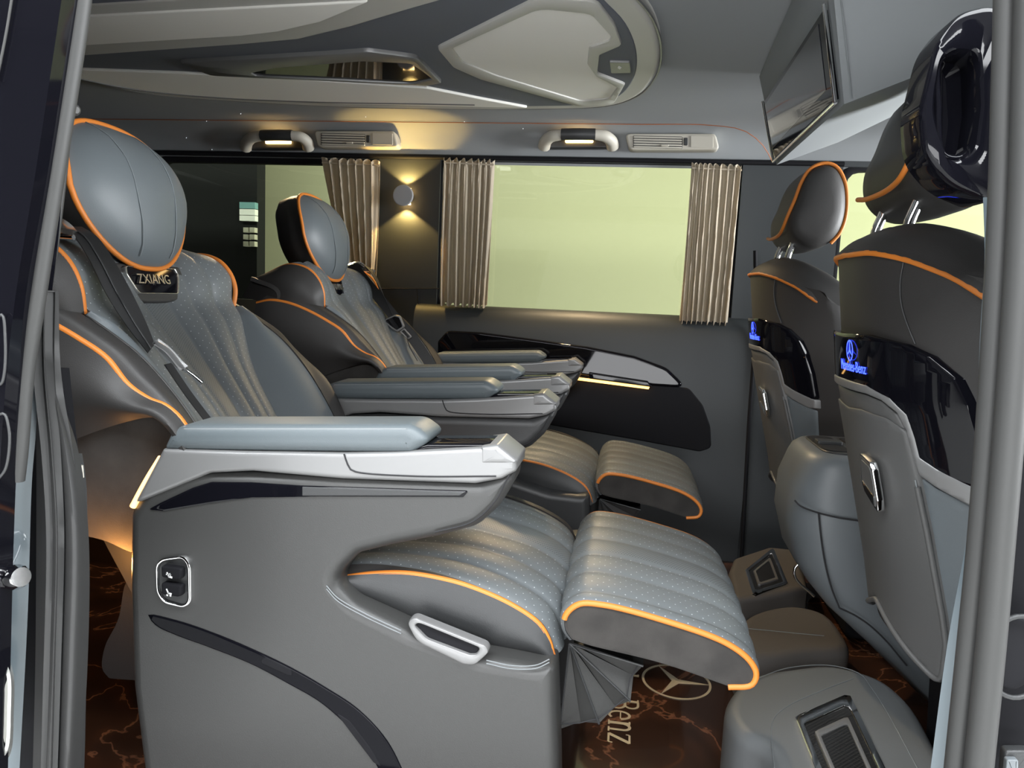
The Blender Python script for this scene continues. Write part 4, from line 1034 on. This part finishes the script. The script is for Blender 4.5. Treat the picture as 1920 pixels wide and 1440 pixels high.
    lp = [(.476, -.117, .984), (.494, -.117, 1.008), (.504, -.117, 1.041), (.505, -.117, 1.084), (.495, -.117, 1.132), (.472, -.117, 1.166), (.443, -.117, 1.173), (.414, -.117, 1.159), (.397, -.117, 1.13), (.384, -.117, 1.085), (.371, -.115, 1.046), (.366, -.095, 1.018), (.366, -.05, 1.006), (.365, .05, 1.003), (.368, .115, 1.01)]
    tube('piping', [(a, hy + b, c_) for a, b, c_ in lp], .0042, M['pipe'], s, n=8, k=90)
    for y in (hy - .073, hy + .073):
        tube('headrest_post', [(.41, y, 1.03), (.398, y, .985), (.388, y, .95), (.388, y, .89)], .0078, M['chrome'], s, n=14, k=16)
        mb = MB(); mb.add(*tube_vf(np.array([(.388, y, .925), (.388, y, .934)]), .014, 16)); mb.build('post_collar', M['black'], s)
    OFF = np.zeros(3)
    return s
front_seat(0, 'front seat nearest the open door, its back half behind the right pillar', 'front seats', .045)
front_seat(.865, 'front seat beside the far window, partly hidden by the nearer front seat', 'front seats', 0.0)

# ================================================================== overhead screen
tv = thing('overhead_screen', 'drop-down screen with silver rim under the ceiling at front', 'screen', (.33, 1.56, 1.36))
A, B_, C_, D_ = P(1430, 190, 1.90), P(1545, 8, 1.22), P(1566, 192, 1.22), P(1450, 303, 1.90)
n = np.cross(B_ - A, D_ - A); n /= np.linalg.norm(n)
if n[0] > 0: n = -n
def quad(f0, f1, g0, g1, off):   # bilinear part of the screen
    def b(u, v): return (A * (1 - u) + B_ * u) * (1 - v) + (D_ * (1 - u) + C_ * u) * v
    return np.array([b(f0, g0), b(f1, g0), b(f1, g1), b(f0, g1)]) + n * off
def plate(name, q, t, m, par):
    V = list(q) + list(q - n * t); F = [[0, 1, 2, 3], [7, 6, 5, 4], [0, 4, 5, 1], [1, 5, 6, 2], [2, 6, 7, 3], [3, 7, 4, 0]]
    return mesh(name, V, F, m, par, smooth=False)
plate('screen_panel', quad(.02, .98, .04, .96, 0), .012, M['gloss'], tv)
plate('screen_glass', quad(.04, .93, .10, .80, .001), .004, M['screen'], tv)
for a, b in ((D_, C_), (A, D_), (B_, C_)): tube('silver_rim', [a, (a + b) / 2, b], .0032, M['chrome'], tv, n=8, k=8)
# housing: wedge rising forward to the ceiling
fwd = np.array([.16, 0, .03])
H = [A + (0, .01, .0), B_ + (0, -.03, .0), C_ + np.array([.004, -.012, -.006]), D_ + np.array([.004, .01, -.006])]
H2 = [np.array([.70, 1.95, 1.345]), np.array([.70, 1.05, 1.345]), np.array([.50, 1.10, 1.20]), np.array([.46, 1.90, 1.215])]
H0 = [h - n * .002 for h in H]
top0 = [np.array([H[0][0] - .012, H[0][1] + .02, 1.372]), np.array([H[1][0] - .02, H[1][1] - .03, 1.372])]
V = [H0[0], H0[1], H0[2], H0[3]] + H2 + top0
V = [v - np.array([-.004, 0, 0]) for v in V]
mesh('housing', V, [[0, 1, 2, 3], [3, 2, 6, 7], [2, 1, 5, 6], [0, 3, 7, 4], [4, 7, 6, 5], [0, 8, 9, 1], [8, 0, 4], [9, 5, 1], [8, 4, 5, 9]], M['hsg'], tv, sharp=20)
tube('stitching', [H0[1] + np.array([.012, -.004, 0]), (H0[1] + H0[2]) / 2 + np.array([.012, -.008, 0]), H0[2] + np.array([.012, -.006, .006])], .001, M['stitch'], tv, n=6, k=10)
tube('stitching', [H2[1] + np.array([-.02, -.003, -.03]), H2[2] + np.array([-.008, -.003, .02])], .001, M['stitch'], tv, n=6, k=10)

# ================================================================== ceiling console
CYC = 1.40
cc_ = thing('ceiling_console', 'oval ceiling console with pale panels and silver frames', 'ceiling console', (-.8, CYC, 1.37))
cz = 1.355; OYC = 1.50
right = [PZ(a, b, cz) for a, b in ((1190, 0), (1222, 40), (1238, 98), (1226, 150), (1190, 185), (1135, 201), (1000, 206), (850, 206), (650, 202), (450, 192), (300, 180), (200, 162), (135, 142))]
oval = np.array([(p[0], p[1]) for p in right] + [(-1.92, 1.80), (-1.98, 1.50), (-1.85, 1.15), (-1.5, .98), (-1.0, .92), (-.55, .95), (-.25, 1.08), (-.09, 1.24)])
oval = spline(oval, 160, True)
slab('console_rim', oval, frame_zd(cz) if False else (np.array([0, 0, cz]), np.array([1., 0, 0]), np.array([0, -1., 0]), np.array([0, 0, -1.])), .06, M['rim'], cc_, r=.012) if False else None
def zdown(Z): return (np.array([0, 0, Z]), np.array([1., 0, 0]), np.array([0, -1., 0]), np.array([0, 0, -1.]))
def o2z(pts): return [(p[0], -p[1]) + ((p[2],) if len(p) > 2 else ()) for p in pts]
def insetp(p, d):
    a = (p[:, 0] * np.roll(p[:, 1], -1) - np.roll(p[:, 0], -1) * p[:, 1]).sum(); nn = normals2(p) * (1 if a > 0 else -1); return p - nn * d
ov = np.array(o2z(oval))
slab('console_rim', ov, zdown(cz), .05, M['rim'], cc_, r=.012)
slab('console_field', insetp(ov, .05) * 1.0, zdown(cz - .003), .02, M['cfield'], cc_, r=.004)
tube('silver_line', [(x, y, cz + .004) for x, y in insetp(oval, -.002)], .003, M['satin'], cc_, closed=True, raw=True, n=6)
def cz_out(px, Z, r, mirror=False):
    q = [(*PZ(a[0], a[1], Z)[:2], *(a[2:] if len(a) > 2 else ())) for a in px]
    if mirror: q = [(x[0], 2 * CYC - x[1], *x[2:]) for x in q]
    return rpoly(o2z(q), r)
Zf = cz - .010; Zp = cz - .006
fo = [(819, 92, .03), (1010, -2, .05), (1118, 4, .04), (1152, 48, .04), (1166, 86, .015), (1124, 104, .015), (1120, 140, .02), (1172, 160, .012), (1150, 196, .03), (1086, 201, .03), (900, 150, .06), (850, 128, .05)]
fi = [(848, 92, .02), (1012, 18, .04), (1108, 28, .03), (1146, 70, .02), (1142, 78, .01), (1104, 90, .012), (1101, 122, .02), (1118, 145, .015), (1158, 165, .01), (1142, 186, .02), (1090, 191, .02), (930, 143, .05), (868, 118, .04)]
ring('silver_frame', cz_out(fo, Zf, .02), cz_out(fi, Zf, .02), zdown(Zf), .014, M['satin'] if False else M['rim'], cc_, n=140, lip=.004)
slab('pale_panel', cz_out([(840, 92, .02), (1012, 12, .04), (1112, 22, .03), (1152, 72, .02), (1146, 82, .01), (1108, 92, .012), (1106, 122, .02), (1122, 143, .015), (1163, 165, .01), (1145, 190, .02), (1090, 195, .02), (925, 147, .05), (862, 121, .04)], Zp, .02), zdown(Zp), .008, M['cream'], cc_, r=.002)
# long pale panel down the middle, with its grey surround
slab('middle_surround', cz_out([(-60, 20), (165, 10), (700, -22), (900, -30), (830, 0), (760, 20), (660, 50), (560, 74), (450, 84), (150, 105), (-60, 116)], Zp, .01), zdown(Zp), .01, M['rim'], cc_, r=.004)
slab('middle_panel', cz_out([(-60, 42), (150, 32), (692, 4, .002), (600, 42, .05), (520, 60, .05), (450, 68, .04), (150, 86), (-60, 97)], Zf, .008), zdown(Zf), .008, M['cream'], cc_, r=.003)
# side panel and the slotted silver surround with black inlay, on both sides
for mr in (False, True):
    slab('side_panel', cz_out([(60, 128), (135, 131), (330, 138), (500, 146), (800, 166), (900, 186), (992, 203, .004), (850, 200), (650, 196), (450, 187), (300, 175), (200, 158), (60, 128)][:-1], Zf, .004, mr), zdown(Zf), .008, M['cream'], cc_, r=.003)
    tube('silver_rail', [(p[0], (2 * CYC - p[1]) if mr else p[1], cz - .008) for p in [PZ(a, b, cz - .008) for a, b in ((60, 128), (135, 143), (250, 166), (400, 181), (600, 190), (780, 193), (890, 195))]], .0045, M['satin'], cc_, n=8, k=60)
    so = cz_out([(338, 119, .002), (610, 104), (690, 98, .03), (782, 110, .03), (828, 157, .01), (800, 162, .02), (610, 152), (470, 146, .03), (392, 142, .02)], Zf - .003, .01, mr)
    si = cz_out([(470, 138, .01), (520, 128, .01), (680, 116, .02), (770, 120, .02), (812, 150, .01), (770, 158, .02), (620, 150), (480, 144, .01)], Zf - .003, .01, mr)
    ring('slot_frame', so, si, zdown(Zf - .003), .02, M['satin'], cc_, n=110, lip=.004)
    slab('slot_inlay', si, zdown(Zf + .001), .006, M['gloss'], cc_, r=.001, seg=1)
sw = slab('rocker_switch', cz_out([(1142, 117, .004), (1181, 118, .004), (1183, 137, .004), (1146, 138, .004)], cz - .008, .004), zdown(cz - .008), .01, M['satin'], cc_, r=.002)
slab('switch_mark', cz_out([(1160, 124), (1166, 127), (1162, 131), (1158, 128)], cz - .009, .001), zdown(cz - .0088), .002, M['white'], sw, r=.0003, seg=1)

# ================================================================== grab handles, air vents
def handle(x0, x1, y0, label):
    t = thing('grab_handle', label, 'grab handle', P((x0 + x1) / 2, y0, 2.43), 'grab handles with reading lamps')
    def p(x, y, Y): return P(x0 + (x1 - x0) * x, y0 + y, Y)
    slab('lamp_base', OY([(x0 + 3, y0 - 4, .01), (x1 - 3, y0 - 4, .01), (x1 - 3, y0 + 17, .01), (x0 + 3, y0 + 17, .01)], 2.405), frame_y(2.405), .03, M['dgrey'], t, r=.006)
    q = spline([p(.03, 14, 2.405), p(.05, 4, 2.385), p(.13, -5, 2.365), p(.3, -9, 2.355)], 24)
    mesh('handle_end', *tube_vf(q, np.linspace(.020, .016, 24), 12), M['beige'], t)
    q = spline([p(.97, 14, 2.405), p(.95, 4, 2.385), p(.87, -5, 2.365), p(.7, -9, 2.355)], 24)
    mesh('handle_end', *tube_vf(q, np.linspace(.020, .016, 24), 12), M['beige'], t)
    q = spline([p(.27, -9, 2.356), p(.5, -9.5, 2.352), p(.73, -9, 2.356)], 16)
    mesh('handle_grip', *tube_vf(q, .0175, 14), M['dgrey'], t)
    slab('lamp_lens', OY([(x0 + (x1 - x0) * .32, y0, .003), (x0 + (x1 - x0) * .7, y0 + 0, .003), (x0 + (x1 - x0) * .7, y0 + 6, .003), (x0 + (x1 - x0) * .32, y0 + 6, .003)], 2.398), frame_y(2.398), .01, M['warm'], t, r=.002)
    return t
handle(457, 582, 263, 'grab handle with lit reading lamp left of the wall lamp')
handle(1016, 1153, 261, 'grab handle with lit reading lamp above the middle of the curtained window')
def vent(x0, x1, y0, label):
    t = thing('air_vent', label, 'air vent', P((x0 + x1) / 2, y0, 2.43), 'overhead air vents')
    s = 4
    def o(a, b, c, d, Y, r): return OY([(x0 + a, y0 + b, r), (x0 + c, y0 + b + 4 * (c - a) / (x1 - x0), r), (x0 + c, y0 + d + 4 * (c - a) / (x1 - x0), r), (x0 + a, y0 + d, r)], Y)
    W = x1 - x0
    slab('bezel', OY([(x0 - 2, y0 - 14, .014), (x1 - 14, y0 - 16, .02), (x1 + 2, y0 + 8, .014), (x1, y0 + 14, .01), (x0 + 16, y0 + 14, .018), (x0, y0 + 2, .014)] if False else [(x0, y0 - 15, .012), (x1 - 8, y0 - 15, .016), (x1, y0 + 16, .012), (x0 + 8, y0 + 16, .016)], 2.385), frame_y(2.385), .05, M['beige'], t, r=.006)
    for k in range(5):
        slab('louvre', o(W * .09, -10 + k * 4.6, W * .60, -7 + k * 4.6, 2.380, .002), frame_y(2.380), .008, M['beige'], t, r=.0012, seg=2)
    slab('louvre_gap', o(W * .085, -11, W * .605, 12, 2.3835, .003), frame_y(2.3835), .004, M['dgrey'], t, r=.001, seg=1)
    slab('thumb_wheel', o(W * .62, -7, W * .66, 7, 2.379, .003), frame_y(2.379), .008, M['dgrey'], t, r=.001, seg=1)
    slab('blank_plate', o(W * .69, -11, W * .93, 11, 2.382, .004), frame_y(2.382), .006, M['beige'], t, r=.0012, seg=2)
    slab('vent_tab', o(W * .38, 5, W * .46, 9, 2.377, .003), frame_y(2.377), .006, M['beige'], t, r=.001, seg=1)
    return t
vent(588, 747, 260, 'beige air vent beside the handle left of the wall lamp')
vent(1172, 1350, 265, 'beige air vent at the front end of the curtained window')

# ================================================================== curtains
def curtain(label, tl, tr, bl, br, yt, yb, folds, seed, waist=None):
    rg = np.random.RandomState(seed)
    nu, nv = 150, 40; Yc_ = 2.432
    ph = rg.rand(8) * 6.28
    rows = []
    for j in range(nv):
        v = j / (nv - 1); row = []
        xl = tl + (bl - tl) * v; xr = tr + (br - tr) * v
        yl = yt[0] + (yb[0] - yt[0]) * v; yr = yt[1] + (yb[1] - yt[1]) * v
        for i in range(nu):
            u = i / (nu - 1)
            f = folds * u + .35 * math.sin(2.1 * u * folds * .31 + ph[0]) + .12 * math.sin(3 * v + ph[1] + u * 5)
            amp = .0105 * (.55 + .45 * math.sin(u * 9 + ph[2]) ** 2) * (.7 + .3 * v)
            d = math.cos(2 * math.pi * f) * amp + .003 * math.cos(4 * math.pi * f + ph[3] + 2 * v)
            if v < .06: d += .004 * math.sin(2 * math.pi * f * 2.3 + ph[4]) * (1 - v / .06)
            x = xl + (xr - xl) * u + .16 * (xr - xl) / folds * math.sin(2 * math.pi * f + 1.0)
            yy = yl + (yr - yl) * u + (3.5 * math.sin(2 * math.pi * f + ph[5]) if v < .03 or v > .97 else 0)
            row.append(P(x, yy, Yc_ - .012 + d))
        rows.append(row)
    o = grid_mesh('curtain', np.array(rows), M['curtain'], None, thick=.0012, sharp=70)
    tag(o, label, 'curtain', 'beige window curtains')
    tube('hem_band', [P(tl, yt[0] + 7, Yc_ - .016), P((tl + tr) / 2, (yt[0] + yt[1]) / 2 + 7, Yc_ - .016), P(tr, yt[1] + 7, Yc_ - .016)], .003, M['curtain'], o, n=6, k=20)
    return o
curtain('gathered beige curtain drawn aside left of the wall lamp', 604, 712, 636, 704, (298, 303), (470, 545), 6, 3)
curtain('gathered beige curtain at the rear end of the far window', 832, 926, 827, 912, (298, 302), (570, 575), 8, 5)
curtain('gathered beige curtain at the front end of the far window', 1298, 1391, 1274, 1364, (308, 312), (604, 608), 9, 8)

# ================================================================== round wall lamp
wl = thing('wall_lamp', 'round silver wall lamp throwing warm light up and down the pillar', 'lamp', P(755, 366, 2.44))
c = P(755, 366, 2.40); rr = .034
circ = lambda r_: [(c[0] + r_ * math.cos(a), c[2] + r_ * math.sin(a)) for a in np.linspace(0, 2 * math.pi, 40, endpoint=False)]
slab('lamp_face', circ(rr), frame_y(2.40), .012, M['lampface'], wl, r=.003)
slab('lamp_core', circ(rr * .62), frame_y(2.41), .035, M['satin'], wl, r=.001)
for sgn in (1, -1):
    slab('lamp_lens', [(c[0] - .018, c[2] + sgn * .020), (c[0] + .018, c[2] + sgn * .020), (c[0] + .018, c[2] + sgn * .027), (c[0] - .018, c[2] + sgn * .027)], frame_y(2.415), .02, M['warm'], wl, r=.001, seg=1)
    l = bpy.data.lights.new('wall_lamp_beam', 'SPOT'); l.energy = 1.7; l.color = (1, .66, .20); l.spot_size = R(112); l.spot_blend = .25; l.shadow_soft_size = .006
    lo = bpy.data.objects.new('wall_lamp_beam', l); COL.objects.link(lo); lo.location = (c[0], 2.425, c[2] + sgn * .033)
    lo.rotation_euler = Vector((0, .12, sgn)).to_track_quat('-Z', 'Y').to_euler()

# ================================================================== gloss panel on the far door card
dp = thing('door_panel', 'black gloss and matt armrest panel on the far door under the window', 'door panel', (-.16, 2.40, .55))
gp = OY([(820, 640, .02), (838, 620, .03), (900, 623), (1000, 636), (1100, 650), (1190, 668, .05), (1250, 690, .08), (1290, 728, .02), (1225, 724, .01), (1060, 700), (820, 690)], 2.388)
slab('gloss_inlay', gp, frame_y(2.388), .02, M['gloss'], dp, r=.008)
mp = OY([(820, 688), (1060, 700), (1225, 722), (1292, 728, .03), (1318, 760, .06), (1332, 800, .05), (1334, 840, .02), (1312, 847, .03), (1200, 826), (1050, 800), (820, 760)], 2.394)
slab('matt_recess', mp, frame_y(2.394), .012, M['black'], dp, r=.004)
slab('ledge', OY([(1104, 699, .002), (1215, 716, .006), (1224, 726, .004), (1104, 710, .002)], 2.372), frame_y(2.372), .03, M['gloss'], dp, r=.003)
slab('light_strip', OY([(1040, 703), (1092, 709), (1218, 726), (1216, 730), (1092, 714), (1040, 708)], 2.378), frame_y(2.378), .012, M['warmdim'], dp, r=.001, seg=1)

# ================================================================== console pod between the front seats
pod = thing('front_console', 'blue-grey rounded console with cup holders between the front seats', 'console', (.45, 1.63, .2))
def sec(z, x0, x1, y0, y1, r): 
    return [np.array([p[0], p[1], z]) for p in resample(rpoly([(x0, y0, r), (x1, y0, r), (x1, y1, r), (x0, y1, r)], r, 8), 64, True)]
S = [sec(.545, .385, .60, 1.50, 1.73, .07), sec(.535, .372, .61, 1.49, 1.74, .075), sec(.52, .364, .62, 1.485, 1.745, .08), sec(.47, .347, .64, 1.475, 1.755, .09), sec(.40, .345, .66, 1.475, 1.755, .09), sec(.32, .368, .70, 1.48, 1.75, .085), sec(.27, .40, .74, 1.485, 1.745, .08), sec(.225, .44, .80, 1.49, 1.74, .075), sec(.16, .52, .88, 1.49, 1.74, .07), (sec(.06, .63, .95, 1.49, 1.74, .07))]
V = np.vstack(S); F = grid_faces(len(S), 64, True); F += [list(range(64)), list(range((len(S) - 1) * 64, len(S) * 64))[::-1]]
mesh('console_body', V, F, M['pod'], pod, sharp=50)
slab('cup_tray', rpoly([(.40, 1.515, .04), (.59, 1.515, .04), (.59, 1.715, .04), (.40, 1.715, .04)], .04), frame_z(.548), .004, M['dgrey'], pod, r=.001, seg=1)
slab('cup_holder', rpoly([(.405, 1.53, .03), (.455, 1.53, .02), (.455, 1.70, .02), (.405, 1.70, .03)], .02), frame_z(.5495), .003, M['black'], pod, r=.001, seg=1)
slab('cup_holder', rpoly([(.47, 1.53, .02), (.575, 1.53, .03), (.575, 1.70, .03), (.47, 1.70, .02)], .02), frame_z(.5495), .003, M['black'], pod, r=.001, seg=1)
slab('holder_bridge', rpoly([(.405, 1.60), (.455, 1.60), (.455, 1.63), (.405, 1.63)], .004), frame_z(.556), .01, M['dgrey'], pod, r=.002)
tube('seam', PL([(1535, 962), (1540, 1010), (1548, 1060), (1560, 1105), (1574, 1140)], 1.474), .0018, M['dstitch'], pod, n=6, k=30)
tube('seam', PL([(1574, 1140), (1600, 1152), (1630, 1172), (1660, 1200), (1700, 1248)], 1.474), .0018, M['dstitch'], pod, n=6, k=30)
tube('seam', PL([(1490, 938), (1500, 948), (1530, 960), (1570, 970), (1610, 976)], 1.47), .0018, M['dstitch'], pod, n=6, k=30)
tube('chrome_loop', [P(a, b, 1.66) for a, b in ((1500, 1056), (1491, 1064), (1490, 1080), (1500, 1095), (1516, 1108), (1527, 1118))], .003, M['chrome'], pod, n=8, k=30)
slab('side_pocket', OY([(1478, 990, .006), (1496, 1010, .02), (1512, 1058, .01), (1498, 1056, .006)], 1.70), frame_y(1.70), .02, M['pale'], pod, r=.004)

# ================================================================== leather-covered floor boxes with vents
def floor_box(name, label, px, z, m, T, r, vents=None, smooth=0, group=None):
    q = [PZ(a[0], a[1], z) for a in px]
    t = thing(name, label, 'floor box', (np.mean([p[0] for p in q]), np.mean([p[1] for p in q]), 0), group)
    out = spline([(p[0], p[1]) for p in q], 90, True) if smooth else rpoly([(p[0], p[1]) + tuple(a[2:]) for p, a in zip(q, px)], r)
    slab('leather_cover', out, frame_z(z), T, m, t, r=r * .8, rb=.002, seg=6)
    return t
fb = floor_box('heater_box', 'grey leather floor box with long vent beside the right pillar', [(1360, 1330), (1372, 1292), (1410, 1262), (1480, 1248), (1560, 1243), (1650, 1268), (1705, 1310), (1760, 1400), (1830, 1560), (1640, 1640), (1500, 1640), (1475, 1480), (1430, 1400), (1385, 1372)], .13, M['box'], .13, .03, smooth=1)
def vent_frames(t, px, z, names=True):
    q = np.array([PZ(a, b, z)[:2] for a, b in px]); cc2 = q.mean(0)
    sc = lambda k: cc2 + (q - cc2) * k
    f1 = ring('vent_frame', rpoly(sc(1.0), .006), rpoly(cc2 + (q - cc2) * np.array([.80, .80]), .004), frame_z(z), .008, M['chrome'], t, n=60, lip=.002)
    slab('vent_tray', rpoly(sc(.82), .004), frame_z(z - .003), .004, M['carbon'], t, r=.001, seg=1)
    ring('inner_frame', rpoly(sc(.58), .003), rpoly(sc(.46), .002), frame_z(z + .001), .006, M['satin'], t, n=50, lip=.001)
    slab('vent_mesh', rpoly(sc(.48), .002), frame_z(z - .001), .004, M['carbon'], t, r=.001, seg=1)
vent_frames(fb, [(1490, 1342), (1592, 1298), (1700, 1520), (1575, 1560)], .137)
tube('stitching', [PZ(a, b, .1305) for a, b in ((1452, 1440), (1446, 1375), (1452, 1345), (1480, 1322), (1540, 1295), (1600, 1272))], .0009, M['stitch'], fb, n=6, k=40)
tube('stitching', [PZ(a, b, .1325) for a, b in ((1420, 1272), (1480, 1252), (1560, 1248), (1610, 1262), (1634, 1290), (1660, 1330), (1720, 1440))], .0009, M['stitch'], fb, n=6, k=40)
mb_ = floor_box('tunnel_cover', 'brown-grey leather mound on the floor between the front seats', [(1392, 1160), (1430, 1140), (1490, 1133), (1545, 1146), (1580, 1180), (1590, 1215), (1520, 1222), (1430, 1232), (1388, 1225)], .10, M['taupe'], .10, .03, smooth=1)
tube('stitching', [PZ(a, b, .1305) for a, b in ((1396, 1178), (1440, 1182), (1500, 1188), (1545, 1192))], .0009, M['stitch'], mb_, n=6, k=20)
fb2 = floor_box('heater_box', 'dark leather floor box with small vent behind the far front seat', [(1366, 1070, .04), (1376, 1045, .03), (1440, 1024, .02), (1500, 1030, .02), (1515, 1100, .02), (1430, 1118, .02), (1375, 1124, .02)], .10, M['taupe'], .10, .02)
vent_frames(fb2, [(1397, 1068), (1450, 1026), (1478, 1094), (1412, 1116)], .104)

# small warm lamps of the near seat's light strip and the reading lamps
def pt(name, loc, e, color=(1, .55, .18), r=.01):
    l = bpy.data.lights.new(name, 'POINT'); l.energy = e; l.color = color; l.shadow_soft_size = r
    o = bpy.data.objects.new(name, l); COL.objects.link(o); o.location = loc
pt('strip_glow', P(218, 1062, .965), .55, (1, .42, .10))
for px, py, pw in ((520, 272, 7), (1085, 270, 12)):
    l = bpy.data.lights.new('reading_beam', 'SPOT'); l.energy = pw; l.color = (1, .74, .42); l.spot_size = R(105); l.spot_blend = .6; l.shadow_soft_size = .02
    o = bpy.data.objects.new('reading_beam', l); COL.objects.link(o); o.location = P(px, py + 8, 2.37)
    o.rotation_euler = Vector((.1, -.45, -1)).to_track_quat('-Z', 'Y').to_euler()
